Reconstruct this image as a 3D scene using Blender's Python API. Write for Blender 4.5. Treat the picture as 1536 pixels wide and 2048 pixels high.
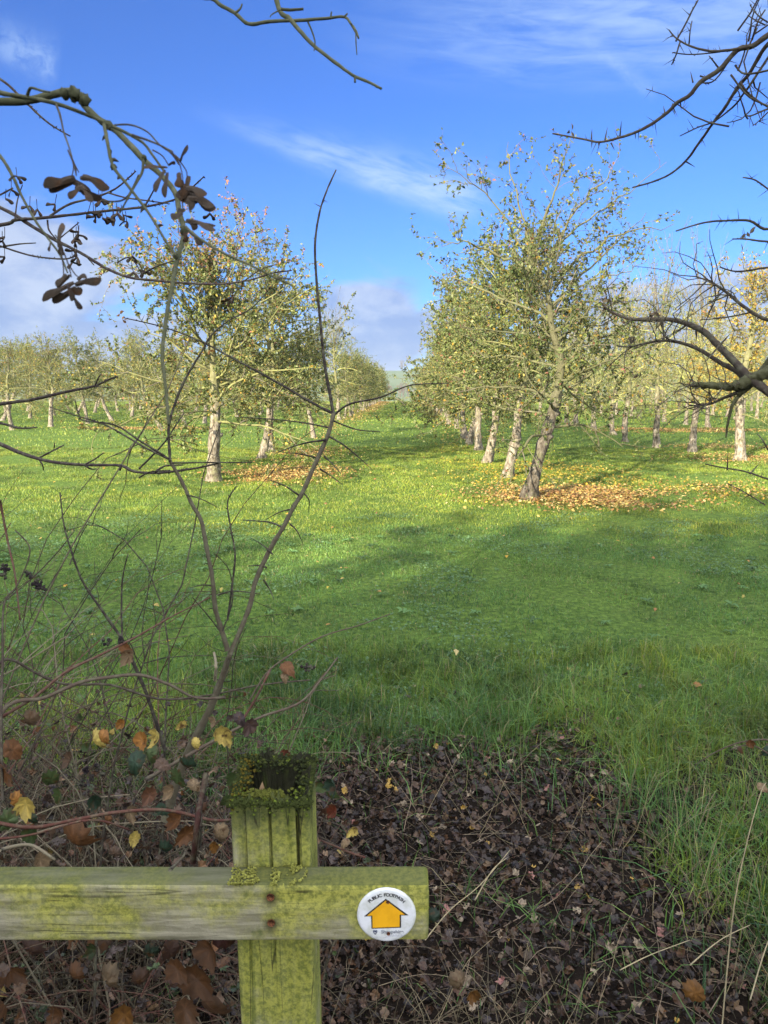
import bpy, math, random
import numpy as np
from mathutils import Vector, Matrix
R = math.radians
for o in list(bpy.data.objects): bpy.data.objects.remove(o)
scene = bpy.context.scene
col = scene.collection
rng = np.random.default_rng(7)

# ------------------------------------------------------------------ camera
CAMH = 1.6; PITCH = R(9.55); FPX = 1479.0
cd = bpy.data.cameras.new('camera'); cam = bpy.data.objects.new('camera', cd); col.objects.link(cam)
cd.sensor_fit = 'VERTICAL'; cd.sensor_height = 36; cd.lens = 26
cam.location = (0, 0, CAMH); cam.rotation_euler = (math.pi/2 - PITCH, 0, 0)
cd.clip_start = 0.02; cd.clip_end = 6000
cd.dof.use_dof = True; cd.dof.focus_distance = 2.6; cd.dof.aperture_fstop = 17
scene.camera = cam
scene.render.resolution_x = 768; scene.render.resolution_y = 1024

# ------------------------------------------------------------------ light
SUN_EL = R(20.0); SUN_AZ = R(212.0)          # compass bearing of the sun, clockwise from +Y
scene.view_settings.view_transform = 'Standard'; scene.view_settings.look = 'None'
scene.view_settings.exposure = 1.78; scene.view_settings.gamma = 1
sd = bpy.data.lights.new('sun', 'SUN'); sun = bpy.data.objects.new('sun', sd); col.objects.link(sun)
sd.energy = 5.0; sd.angle = R(0.6); sd.color = (1.0, 0.89, 0.69)
sv = Vector((math.sin(SUN_AZ)*math.cos(SUN_EL), math.cos(SUN_AZ)*math.cos(SUN_EL), math.sin(SUN_EL)))
sun.rotation_euler = sv.to_track_quat('Z', 'Y').to_euler()
SKY_STRENGTH = 0.14

def P(px, py, d):
    """point seen at photo pixel (px,py) at depth d along the optical axis"""
    f = np.array([0, math.cos(PITCH), -math.sin(PITCH)]); u = np.array([0, math.sin(PITCH), math.cos(PITCH)])
    return np.array([0, 0, CAMH]) + d*(f + (px-768)/FPX*np.array([1., 0, 0]) - (py-1024)/FPX*u)
def G(px, py, z=0.0):
    p = P(px, py, 1.0) - np.array([0, 0, CAMH]); t = (z-CAMH)/p[2]
    return np.array([p[0]*t, p[1]*t, z])

world = bpy.data.worlds.new('World'); scene.world = world; world.use_nodes = True
nt = world.node_tree; nt.nodes.clear()
class NB:                                       # tiny node-expression builder
    def __init__(s, nt): s.nt = nt
    def n(s, t, **kw):
        x = s.nt.nodes.new(t)
        for k, v in kw.items(): setattr(x, k, v)
        return x
    def lk(s, a, b):
        if hasattr(a, 'is_linked') or hasattr(a, 'links'): s.nt.links.new(a, b)
        else: b.default_value = a
    def m(s, op, a, b=0.0, c=None, clamp=False):
        x = s.n('ShaderNodeMath', operation=op, use_clamp=clamp); s.lk(a, x.inputs[0]); s.lk(b, x.inputs[1])
        if c is not None: s.lk(c, x.inputs[2])
        return x.outputs[0]
    def mix(s, f, a, b, mode='MIX'):
        x = s.n('ShaderNodeMix', data_type='RGBA', blend_type=mode); x.clamp_factor = True
        s.lk(f, x.inputs[0])
        for v, i in ((a, 6), (b, 7)):
            if isinstance(v, tuple): v = tuple(v[:3]) + (1.0,)
            s.lk(v, x.inputs[i])
        return x.outputs[2]
    def noise(s, vec, scale, detail=4, rough=0.55, dist=0.0):
        x = s.n('ShaderNodeTexNoise'); x.inputs['Scale'].default_value = scale; x.inputs['Detail'].default_value = detail
        x.inputs['Roughness'].default_value = rough; x.inputs['Distortion'].default_value = dist
        if vec is not None: s.lk(vec, x.inputs['Vector'])
        return x.outputs[0]
    def map(s, v, a, b, c=0.0, d=1.0, smooth=True):
        x = s.n('ShaderNodeMapRange'); x.interpolation_type = 'SMOOTHSTEP' if smooth else 'LINEAR'
        s.lk(v, x.inputs[0])
        for i, q in enumerate((a, b, c, d)): x.inputs[1+i].default_value = q
        return x.outputs[0]
    def xyz(s, a, b, c):
        x = s.n('ShaderNodeCombineXYZ'); s.lk(a, x.inputs[0]); s.lk(b, x.inputs[1]); s.lk(c, x.inputs[2]); return x.outputs[0]
    def sep(s, v):
        x = s.n('ShaderNodeSeparateXYZ'); s.lk(v, x.inputs[0]); return x.outputs
    def scale(s, v, sc, loc=(0, 0, 0)):
        x = s.n('ShaderNodeMapping'); s.lk(v, x.inputs[0]); x.inputs['Scale'].default_value = sc; x.inputs['Location'].default_value = loc; return x.outputs[0]
    def ramp(s, f, stops):
        x = s.n('ShaderNodeValToRGB'); s.lk(f, x.inputs[0]); e = x.color_ramp.elements
        while len(e) > 1: e.remove(e[-1])
        e[0].position = stops[0][0]; e[0].color = tuple(stops[0][1]) + (1,)
        for p, c in stops[1:]:
            k = e.new(p); k.color = tuple(c) + (1,)
        return x.outputs[0]
    def bump(s, h, strength=0.5, dist=0.01):
        x = s.n('ShaderNodeBump'); x.inputs['Strength'].default_value = strength; x.inputs['Distance'].default_value = dist
        s.lk(h, x.inputs['Height']); return x.outputs[0]

def build_sky():
    b = NB(nt)
    out = b.n('ShaderNodeOutputWorld'); bg = b.n('ShaderNodeBackground'); nt.links.new(bg.outputs[0], out.inputs[0])
    bg.inputs[1].default_value = SKY_STRENGTH
    sky = b.n('ShaderNodeTexSky', sky_type='NISHITA'); sky.sun_disc = False
    sky.sun_elevation = SUN_EL; sky.sun_rotation = SUN_AZ; sky.air_density = 1.0; sky.dust_density = 0.4; sky.ozone_density = 2.5; sky.altitude = 60
    c = b.mix(1.0, sky.outputs[0], (0.125, 0.230, 0.455), 'MULTIPLY')
    tc = b.n('ShaderNodeTexCoord'); x, y, z = b.sep(tc.outputs['Generated'])
    az = b.m('ARCTAN2', x, y); el = b.m('ARCSINE', z)
    def ae(px, py):
        d = P(px, py, 1.0) - np.array([0, 0, CAMH]); d /= np.linalg.norm(d)
        return math.atan2(d[0], d[1]), math.asin(d[2])
    uv = b.xyz(az, el, 0.0)
    # low banks of grey-violet cloud
    n1 = b.noise(b.scale(uv, (3.2, 7.5, 1), (2.3, 0.7, 0)), 1.6, 7, 0.56, 0.4)
    n2 = b.noise(b.scale(uv, (5, 9, 1), (7.3, 3.7, 0)), 2.2, 6, 0.6, 0.3)
    def blob(px, py, wx, wy):
        a, e = ae(px, py)
        u = b.m('DIVIDE', b.m('SUBTRACT', az, a), wx); v = b.m('DIVIDE', b.m('SUBTRACT', el, e), wy)
        return b.m('POWER', 2.718, b.m('MULTIPLY', -1.0, b.m('ADD', b.m('MULTIPLY', u, u), b.m('MULTIPLY', v, v))))
    s = blob(40, 560, 0.17, 0.085)
    for args in ((90, 690, .16, .05), (770, 620, .10, .055), (700, 700, .16, .04), (1290, 610, .13, .05), (1430, 600, .1, .05), (1300, 700, .3, .04), (880, 640, .08, .05), (330, 660, .10, .03)):
        s = b.m('MAXIMUM', s, blob(*args))
    a0 = b.m('ADD', b.m('MULTIPLY', s, 0.95), b.m('MULTIPLY', b.m('SUBTRACT', n1, 0.5), 1.9))
    m1 = b.map(a0, 0.34, 0.68)
    # elsewhere round the horizon the same kind of broken cloud
    lowb = b.m('MULTIPLY', b.map(el, -0.02, 0.04), b.map(el, 0.30, 0.12))
    behind = b.map(y, 0.55, 0.2)
    m1b = b.m('MULTIPLY', b.m('MULTIPLY', lowb, behind), b.map(n1, 0.5, 0.62))
    m1 = b.m('MAXIMUM', m1, m1b)
    shade = b.map(b.m('ADD', n2, b.m('MULTIPLY', el, 1.2)), 0.48, 0.82)
    ccol = b.mix(shade, (0.60, 0.86, 1.48), (1.22, 1.42, 1.8))
    c = b.mix(b.m('MULTIPLY', m1, 0.86), c, ccol)
    # thin high cirrus: long streak falling to the right, plus veil on top
    def streak(p0, p1, w0, w1, seed, amp):
        a0, e0 = ae(*p0); a1, e1 = ae(*p1); L = math.hypot(a1-a0, e1-e0); dx, dy = (a1-a0)/L, (e1-e0)/L
        U = b.m('DIVIDE', b.m('ADD', b.m('MULTIPLY', b.m('SUBTRACT', az, a0), dx), b.m('MULTIPLY', b.m('SUBTRACT', el, e0), dy)), L)
        V = b.m('ADD', b.m('MULTIPLY', b.m('SUBTRACT', az, a0), -dy), b.m('MULTIPLY', b.m('SUBTRACT', el, e0), dx))
        W = b.m('ADD', w0, b.m('MULTIPLY', U, w1-w0)); Vn = b.m('DIVIDE', V, W)
        g = b.m('POWER', 2.718, b.m('MULTIPLY', -1.0, b.m('MULTIPLY', Vn, Vn)))
        side = b.map(Vn, -1.3, -0.2)
        ends = b.m('MULTIPLY', b.map(U, -0.1, 0.55), b.map(U, 1.12, 0.93))
        nn = b.noise(b.scale(b.xyz(U, b.m('MULTIPLY', V, 9.0), seed), (2.4, 3.5, 1)), 2.2, 6, 0.62, 0.5)
        return b.m('MULTIPLY', b.m('MULTIPLY', b.m('MULTIPLY', g, side), ends), b.m('MULTIPLY', b.map(nn, 0.22, 0.7), amp))
    s1 = streak((400, 225), (955, 402), 0.012, 0.034, 1.0, 0.68)
    s2 = streak((560, 300), (930, 425), 0.015, 0.02, 4.0, 0.3)
    s3 = streak((640, 60), (1560, 90), 0.05, 0.045, 9.0, 0.42)
    s4 = streak((820, 10), (1560, 5), 0.03, 0.03, 12.0, 0.45)
    s5 = streak((-60, 60), (105, 135), 0.02, 0.022, 15.0, 0.45)
    s6 = streak((1150, 60), (1300, 190), 0.006, 0.008, 18.0, 0.22)
    tot = s1
    for q in (s2, s3, s4, s5, s6): tot = b.m('ADD', tot, q)
    c = b.mix(b.m('MINIMUM', tot, 0.85), c, (1.15, 1.6, 2.3))
    # bright cloud deck added out of view, overhead and behind, as foreground fill light
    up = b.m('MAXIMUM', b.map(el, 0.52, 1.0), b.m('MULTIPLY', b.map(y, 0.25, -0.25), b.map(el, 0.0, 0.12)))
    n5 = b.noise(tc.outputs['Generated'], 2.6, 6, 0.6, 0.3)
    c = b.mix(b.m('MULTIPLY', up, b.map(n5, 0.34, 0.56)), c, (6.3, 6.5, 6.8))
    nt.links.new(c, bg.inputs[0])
build_sky()

# ------------------------------------------------------------------ helpers
def tag(o, label=None, cat=None, group=None, kind=None):
    if label: o['label'] = label
    if cat: o['category'] = cat
    if group: o['group'] = group
    if kind: o['kind'] = kind
    return o
def thing(name, label, cat, loc=(0, 0, 0), group=None):
    o = bpy.data.objects.new(name, None); col.objects.link(o); o.location = loc; o.empty_display_size = 0.2
    return tag(o, label, cat, group)

class Geo:
    def __init__(s): s.V = []; s.F = {3: [], 4: []}; s.C = []; s.n = 0; s.other = []
    def add(s, V, F, C=(1, 1, 1)):
        V = np.asarray(V, float).reshape(-1, 3); F = np.asarray(F, int)
        C = np.asarray(C, float)
        if C.ndim == 1: C = np.tile(C, (len(V), 1))
        s.V.append(V); s.C.append(C); s.F[F.shape[1]].append(F + s.n); s.n += len(V)
    def tube(s, pts, rad, sides=5, C=(1, 1, 1), cap=True, jitter=0.0, rg=None):
        pts = np.asarray(pts, float); m = len(pts)
        rad = np.broadcast_to(np.asarray(rad, float), (m,))
        T = np.gradient(pts, axis=0); T /= np.linalg.norm(T, axis=1, keepdims=True) + 1e-12
        ref = np.array([0.31, 0.87, 0.38]) if abs(T[:, 2]).mean() > 0.7 else np.array([0.05, 0.1, 0.99])
        N = np.cross(T, ref); N /= np.linalg.norm(N, axis=1, keepdims=True) + 1e-9; B = np.cross(T, N)
        a = np.arange(sides)*2*math.pi/sides
        rr = rad[:, None]*np.ones((m, sides))
        if jitter: rr = rr*(1 + jitter*(rg or rng).normal(size=(m, sides)))
        V = pts[:, None, :] + rr[:, :, None]*(np.cos(a)[None, :, None]*N[:, None, :] + np.sin(a)[None, :, None]*B[:, None, :])
        V = V.reshape(-1, 3)
        i = np.arange(m-1)[:, None]*sides; j = np.arange(sides)[None, :]; k = (j+1) % sides
        F = np.stack([i+j, i+k, i+sides+k, i+sides+j], -1).reshape(-1, 4)
        Cc = np.asarray(C, float)
        if Cc.ndim == 2: Cc = np.repeat(Cc, sides, 0)
        n0 = s.n; s.add(V, F, Cc)
        if cap:
            for base in (n0, n0+(m-1)*sides):
                for q in range(1, sides-1): s.F[3].append(np.array([[base, base+q, base+q+1]]))
    def leaves(s, pos, d, nrm, L, W, C, fold=0.25, curl=0.15):
        """many folded rhombic leaves at once; d = direction, nrm = upper side"""
        n = len(pos); 
        if n == 0: return
        d = d/np.linalg.norm(d, axis=1, keepdims=True); sidev = np.cross(d, nrm); sidev /= np.linalg.norm(sidev, axis=1, keepdims=True)+1e-9
        up = np.cross(sidev, d); L = np.asarray(L)[:, None]; W = np.asarray(W)[:, None]
        b0 = pos; m1 = pos + d*L*0.42
        l = m1 - sidev*W*0.5 + up*W*fold; r = m1 + sidev*W*0.5 + up*W*fold
        m2 = m1 + d*L*.28 + up*L*0.01; l2 = m2 - sidev*W*.36 + up*W*fold*.7 ; r2 = m2 + sidev*W*.36 + up*W*fold*.7
        t = pos + d*L - up*L*curl
        V = np.stack([b0, l, m1, r, l2, m2, r2, t], 1).reshape(-1, 3); o = np.arange(n)[:, None]*8
        F3 = np.concatenate([o+np.array([0, 2, 1]), o+np.array([0, 3, 2]), o+np.array([4, 5, 7]), o+np.array([5, 6, 7])])
        F4 = np.concatenate([o+np.array([1, 2, 5, 4]), o+np.array([2, 3, 6, 5])])
        Cc = np.repeat(np.asarray(C), 8, 0); n0 = s.n
        s.V.append(V); s.C.append(Cc); s.F[3].append(F3+n0); s.F[4].append(F4+n0); s.n += len(V)
    def mesh(s, name, mats, smooth=True):
        me = bpy.data.meshes.new(name)
        V = np.concatenate(s.V); C = np.concatenate(s.C)
        f3 = np.concatenate(s.F[3]) if s.F[3] else np.zeros((0, 3), int); f4 = np.concatenate(s.F[4]) if s.F[4] else np.zeros((0, 4), int)
        me.vertices.add(len(V)); me.vertices.foreach_set('co', V.astype(np.float32).ravel())
        nl = f3.size + f4.size; me.loops.add(nl); me.loops.foreach_set('vertex_index', np.concatenate([f3.ravel(), f4.ravel()]).astype(np.int32))
        np_ = len(f3)+len(f4); me.polygons.add(np_)
        st = np.concatenate([np.arange(len(f3))*3, len(f3)*3+np.arange(len(f4))*4]); me.polygons.foreach_set('loop_start', st.astype(np.int32))
        me.polygons.foreach_set('use_smooth', np.full(np_, smooth))
        me.update(calc_edges=True)
        ca = me.color_attributes.new('tint', 'FLOAT_COLOR', 'POINT')
        ca.data.foreach_set('color', np.concatenate([C, np.ones((len(C), 1))], 1).astype(np.float32).ravel())
        for m_ in (mats if isinstance(mats, (list, tuple)) else [mats]): me.materials.append(m_)
        return me
    def build(s, name, mats, parent=None, smooth=True):
        me = s.mesh(name, mats, smooth); o = bpy.data.objects.new(name, me); col.objects.link(o)
        if parent is not None:
            o.parent = parent; me.transform(Matrix.Translation(-Vector(parent.location)))
        return o

def material(name, fn):
    m = bpy.data.materials.new(name); m.use_nodes = True; t = m.node_tree; t.nodes.clear(); b = NB(t)
    out = b.n('ShaderNodeOutputMaterial'); sh = fn(b); t.links.new(sh, out.inputs[0]); return m
def princ(b, color, rough=0.8, normal=None, spec=0.3, **kw):
    p = b.n('ShaderNodeBsdfPrincipled'); b.lk(color if not isinstance(color, tuple) else tuple(color[:3])+(1,), p.inputs['Base Color'])
    b.lk(rough, p.inputs['Roughness']); p.inputs['Specular IOR Level'].default_value = spec
    if normal is not None: b.lk(normal, p.inputs['Normal'])
    return p.outputs[0]
def tintnode(b):
    a = b.n('ShaderNodeVertexColor'); a.layer_name = 'tint'; return a.outputs[0]
def leafy(trans=0.35, rough=0.5, spec=0.35, objvar=0.0):
    def f(b):
        c = tintnode(b)
        if objvar:
            oi = b.n('ShaderNodeObjectInfo'); c = b.mix(b.m('MULTIPLY', oi.outputs['Random'], objvar), c, (0.30, 0.24, 0.10))
        p = princ(b, c, rough, spec=spec)
        if trans <= 0: return p
        t = b.n('ShaderNodeBsdfTranslucent'); b.lk(c, t.inputs[0]); mx = b.n('ShaderNodeMixShader'); mx.inputs[0].default_value = trans
        b.nt.links.new(p, mx.inputs[1]); b.nt.links.new(t.outputs[0], mx.inputs[2]); return mx.outputs[0]
    return f
M = {}
M['leaf'] = material('apple leaf', leafy(0.28, 0.55, 0.22, 0.14))
M['blade'] = material('grass blade', leafy(0.30, 0.45, 0.35))
M['dryleaf'] = material('dry leaf', leafy(0.15, 0.6, 0.25))
def brleaf(b):
    g = b.n('ShaderNodeNewGeometry'); n = b.noise(g.outputs['Position'], 90, 4); n2 = b.noise(g.outputs['Position'], 420, 2)
    c = b.mix(b.map(n, 0.5, 0.72), tintnode(b), (0.10, 0.045, 0.016))
    c = b.mix(b.m('MULTIPLY', n2, 0.35), c, (0.03, 0.02, 0.01))
    p = princ(b, c, 0.55, b.bump(n2, 0.5, 0.001), 0.3)
    t = b.n('ShaderNodeBsdfTranslucent'); b.lk(c, t.inputs[0]); mx = b.n('ShaderNodeMixShader'); mx.inputs[0].default_value = .2
    b.nt.links.new(p, mx.inputs[1]); b.nt.links.new(t.outputs[0], mx.inputs[2]); return mx.outputs[0]
M['bramble_leaf'] = material('bramble leaf', brleaf)
def litter(b):
    g = b.n('ShaderNodeNewGeometry'); n = b.noise(g.outputs['Position'], 130, 3)
    c = b.mix(b.m('MULTIPLY', b.map(n, 0.4, 0.7), 0.6), tintnode(b), (0.02, 0.013, 0.009))
    return princ(b, c, 0.48, b.bump(n, 0.4, 0.001), 0.4)
M['litter'] = material('wet litter leaf', litter)
def bark(b, k=1.0):
    tc = b.n('ShaderNodeTexCoord'); v = tc.outputs['Object']
    n = b.noise(b.scale(v, (1, 1, 0.45)), 22, 6, 0.65); n2 = b.noise(v, 5.0, 4); n3 = b.noise(v, 60, 3)
    c = b.ramp(n, [(0.34, (0.05, 0.038, 0.028)), (0.50, (0.17, 0.145, 0.11)), (0.68, (0.36, 0.32, 0.26))])
    c = b.mix(b.m('MULTIPLY', b.map(n2, 0.52, 0.68), 0.5), c, (0.24, 0.25, 0.11))
    if k < 1: c = b.mix(1.0, c, (k, k, k), 'MULTIPLY')
    z = b.sep(v)[2]
    c = b.mix(b.m('MULTIPLY', b.map(z, 1.1, 1.7), 0.75), c, b.mix(n3, (0.055, 0.06, 0.025), (0.25, 0.25, 0.10)) if k == 1 else b.mix(n3, (0.04, 0.04, 0.02), (0.15, 0.15, 0.07)))
    return princ(b, c, 0.9, b.bump(b.m('ADD', n, b.m('MULTIPLY', n3, 0.3)), 0.9, 0.03), 0.15)
M['bark'] = material('apple bark', bark); M['bark_shaded'] = material('shade-toned apple bark', lambda b: bark(b, .5))  # darkened copy: trunk shade of the right-hand tree put into the bark
def twig(b):
    tc = b.n('ShaderNodeTexCoord'); n = b.noise(tc.outputs['Object'], 14, 4)
    c = b.mix(b.map(n, 0.35, 0.65), tintnode(b), b.mix(0.55, tintnode(b), (0.09, 0.075, 0.05)))
    return princ(b, c, 0.85, None, 0.2)
M['twig'] = material('lichened twig', twig)
def dtwig(b):
    g = b.n('ShaderNodeNewGeometry'); n = b.noise(g.outputs['Position'], 70, 5, 0.65)
    c = b.mix(b.map(n, 0.4, 0.68), tintnode(b), b.mix(0.5, tintnode(b), (0.16, 0.16, 0.10)))
    return princ(b, c, 0.88, b.bump(n, 0.6, 0.002), 0.15)
M['darktwig'] = material('dark hedge twig', dtwig)
def groundm(b):
    g = b.n('ShaderNodeNewGeometry'); p = g.outputs['Position']; x, y, z = b.sep(p)
    n = b.noise(p, 1.4, 5); n2 = b.noise(p, 22, 5, 0.7)
    c = b.mix(b.map(n2, 0.35, 0.68), (0.045, 0.080, 0.016), (0.13, 0.20, 0.036))
    c = b.mix(b.m('MULTIPLY', b.map(n, 0.5, 0.7), 0.3), c, (0.085, 0.10, 0.03))
    edge = b.m('ADD', y, b.m('MULTIPLY', b.m('SUBTRACT', n, 0.5), 1.2))
    soil = b.mix(n2, (0.008, 0.006, 0.005), (0.028, 0.020, 0.014))
    c = b.mix(b.map(edge, 3.5, 2.9), c, soil)
    far = b.map(y, 88, 105); c = b.mix(far, c, b.mix(n, (0.10, 0.13, 0.05), (0.13, 0.16, 0.07)))
    return princ(b, c, 0.95, b.bump(n2, 0.6, 0.03), 0.1)
M['ground'] = material('turf ground', groundm)

# ------------------------------------------------------------------ terrain
def ss(a, b, x): t = np.clip((x-a)/(b-a), 0, 1); return t*t*(3-2*t)
def H(x, y):
    x = np.asarray(x, float); y = np.asarray(y, float)
    z = 0.022*np.sin(x*1.7+0.4*y)*np.cos(y*1.1+.6) + 0.018*np.sin(x*3.9+1)*np.sin(y*3.1+x) + 0.03*np.sin(y*0.42+x*.25)
    # raised tree strips along the rows
    z = z*ss(2.0, 4.0, y)
    z = z - 5.0*ss(84, 190, y)
    return z
def grid(name, xs, ys, hf, mat, kind='structure'):
    X, Y = np.meshgrid(xs, ys); Z = hf(X, Y); V = np.stack([X, Y, Z], -1).reshape(-1, 3); nx = len(xs)
    i = np.arange(len(ys)-1)[:, None]*nx; j = np.arange(nx-1)[None, :]
    F = np.stack([i+j, i+j+1, i+nx+j+1, i+nx+j], -1).reshape(-1, 4)
    g = Geo(); g.add(V, F); o = g.build(name, mat); tag(o, kind=kind); return o
sg = lambda u, k: np.sign(u)*np.abs(u)**k
xs = sg(np.linspace(-1, 1, 181), 3.0)*2600; ys = np.concatenate([np.linspace(-600, -20, 12), np.linspace(-18, 14, 161), np.linspace(14.5, 90, 140), np.linspace(95, 200, 30), np.linspace(220, 3200, 40)])
grid('ground', xs, ys, H, M['ground'])
def hillm(b):
    g = b.n('ShaderNodeNewGeometry'); n = b.noise(g.outputs['Position'], 0.012, 4)
    return princ(b, b.mix(b.map(n, 0.4, 0.6), (0.05, 0.095, 0.03), (0.085, 0.12, 0.05)), 0.95, None, 0.1)
M['hill'] = material('hill pasture', hillm)
def hh(x, y):
    return -5.6 + 28.0*ss(560, 1050, y + 60*np.sin(x*0.004)) * (1+0.12*np.sin(x*0.006+0.6)) - 6*ss(1100, 1800, y)
grid('hill', np.linspace(-2200, 2200, 90), np.linspace(540, 1800, 50), hh, M['hill'])

# ------------------------------------------------------------------ plants
def unit(v): return v/(np.linalg.norm(v)+1e-12)
def walk(rg, p, d, L, n, wob, trop=0.0):
    pts = [np.array(p, float)]; d = unit(np.array(d, float)); st = L/n
    for _ in range(n):
        d = unit(d + rg.normal(size=3)*wob + np.array([0, 0, trop])); pts.append(pts[-1]+d*st)
    return np.array(pts)
def at(pts, t):
    s = t*(len(pts)-1); i = min(int(s), len(pts)-2); f = s-i; return pts[i]*(1-f)+pts[i+1]*f, unit(pts[i+1]-pts[i])
LICHEN = np.array([0.20, 0.205, 0.075]); GREYTW = np.array([0.17, 0.15, 0.11]); BROWNTW = np.array([0.15, 0.11, 0.075])
PAL_OLIVE = np.array([.82, .87, .82])*np.array([[.17, .21, .065], [.12, .17, .05], [.22, .25, .09], [.28, .29, .14], [.085, .13, .04], [.25, .26, .07]])
PAL_YEL = .85*np.array([[.45, .34, .05], [.50, .30, .04], [.38, .32, .08]])
PAL_RED = np.array([[.26, .11, .07], [.30, .15, .08], [.17, .09, .07]])
def leafcols(rg, n, pal=PAL_OLIVE, yel=0.1, red=0.06, palev=0.0):
    C = pal[rg.integers(0, len(pal), n)].copy(); u = rg.random(n)
    a = u < yel; C[a] = PAL_YEL[rg.integers(0, 3, a.sum())]
    a = (u >= yel) & (u < yel+red); C[a] = PAL_RED[rg.integers(0, 3, a.sum())]
    C *= rg.uniform(0.5, 1.15, (n, 1)); return C
def apple(seed, leader, nscaf=16, spread=1.45, z0=1.0, leafn=7, bare=0.0, shoots=8, twc=LICHEN, yel=0.1, red=0.05, r0=0.105, leafL=0.05, topsparse=0.5, droop=-0.05, lat=8, redtop=0.0, shootL=1.2, tap=.4, elr=45, fmax=.97, limbs=(), tone=1.0):
    """returns (trunk, branches, leaves) Geo; leader = polyline of the main stem"""
    rg = np.random.default_rng(seed); leader = np.asarray(leader, float); Ht = leader[-1, 2]
    # resample stem
    n = 26; tt = np.linspace(0, 1, n); seg = np.linalg.norm(np.diff(leader, axis=0), axis=1); cum = np.concatenate([[0], np.cumsum(seg)])/seg.sum()
    stem = np.stack([np.interp(tt, cum, leader[:, k]) for k in range(3)], 1)
    stem[1:-1] += rg.normal(size=(n-2, 3))*0.014
    for _ in range(2): stem[1:-1] = (stem[:-2]+2*stem[1:-1]+stem[2:])/4
    rad = r0*(1-tt)**0.8*0.85 + 0.018; rad *= 1 + 0.45*np.exp(-stem[:, 2]/0.10); rad *= 1+0.07*rg.normal(size=n)
    tr = Geo(); br = Geo(); lf = Geo()
    base = stem[0].copy(); base[2] -= 0.06; st2 = np.vstack([base, stem]); rd2 = np.concatenate([[rad[0]*1.15], rad])
    tr.tube(st2, rd2, 12, jitter=0.07, rg=rg)
    for k in range(3):   # root flare and knots
        a = rg.uniform(0, 6.28); d = np.array([math.cos(a), math.sin(a), -0.45])
        tr.tube([stem[0]+np.array([0, 0, .12]), stem[0]+d*r0*1.0+np.array([0, 0, .02]), stem[0]+d*r0*1.9], [r0*.6, r0*.5, r0*.2], 6, jitter=.05, rg=rg)
    for k in range(3):
        q, _ = at(stem, rg.uniform(.12, .4)); a = rg.uniform(0, 6.28); d = np.array([math.cos(a), math.sin(a), .3])
        tr.tube([q, q+d*r0*.9, q+d*r0*1.25], [r0*.5, r0*.4, r0*.22], 6, jitter=.08, rg=rg)
    LP = []; LD = []
    def put(pts, per, t0=0.2, dens=1.0):
        m = int(per*dens)
        for _ in range(m):
            if rg.random() < bare: continue
            q, d = at(pts, rg.uniform(t0, 1.0)); 
            LP.append(q); LD.append(unit(d*0.6 + rg.normal(size=3)*0.8 + np.array([0, 0, -0.15])))
    ga = rg.uniform(0, 6.28)
    for i in range(nscaf+len(limbs)):
        f = (i+0.5)/nscaf; zt = z0 + (Ht-z0)*f**0.95*fmax
        k = np.searchsorted(stem[:, 2], zt); k = min(max(k, 1), n-2); p = stem[k]
        ga += 2.4 + rg.normal()*0.35; elv = R(6 + elr*f + rg.normal()*10)
        d = np.array([math.cos(ga)*math.cos(elv), math.sin(ga)*math.cos(elv), math.sin(elv)])
        L = spread*(1.0-tap*f)*rg.uniform(0.75, 1.2); rr = min(rad[k]*rg.uniform(0.28, 0.42), .024)
        pts = walk(rg, p, d, L, 9, 0.16, droop + 0.06*f); rads = np.linspace(rr, 0.006, 10)
        if i >= nscaf:
            q_ = np.asarray(limbs[i-nscaf]); u_ = np.linspace(0, len(q_)-1, 14); pts = np.stack([np.interp(u_, np.arange(len(q_)), q_[:, k_]) for k_ in range(3)], 1); pts[1:] += rg.normal(size=(13, 3))*.02
            rads = np.linspace(.024, .004, 14)*rg.uniform(.75, 1.05); f = .72
        cc = twc*rg.uniform(.75, 1.1); br.tube(pts, rads, 6, cc, cap=False, jitter=.04, rg=rg)
        sparse = 1 - topsparse*max(0, f-0.55)/0.45
        for j in range(int(lat*rg.uniform(.8, 1.2)*(1.25 if i >= nscaf else 1))):
            q, dd = at(pts, rg.uniform(0.05, 1.0)); u = unit(np.cross(dd, rg.normal(size=3)))
            d2 = unit(dd*0.75 + u*0.8 + np.array([0, 0, rg.uniform(-.25, .45)])); L2 = rg.uniform(.3, .75)*(1-.3*f)*spread/1.45
            p2 = walk(rg, q, d2, L2, 6, 0.18, rg.uniform(-.06, .08)); c2 = (twc if rg.random() < .7 else GREYTW)*rg.uniform(.7, 1.1)
            br.tube(p2, np.linspace(rr*.28+.002, .002, 7), 4, c2, cap=False)
            put(p2, leafn, .3, sparse)
            for k2 in range(rg.integers(2, 5)):
                q3, d3 = at(p2, rg.uniform(.2, 1.0)); u = unit(np.cross(d3, rg.normal(size=3)))
                p3 = walk(rg, q3, d3*.6+u*.8+np.array([0, 0, .15]), rg.uniform(.12, .38), 4, .2, .03)
                br.tube(p3, np.linspace(.0028, .0014, 5), 3, (twc if rg.random() < .6 else BROWNTW)*rg.uniform(.7, 1.1), cap=False)
                put(p3, leafn*1.25, .15, sparse)
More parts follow.
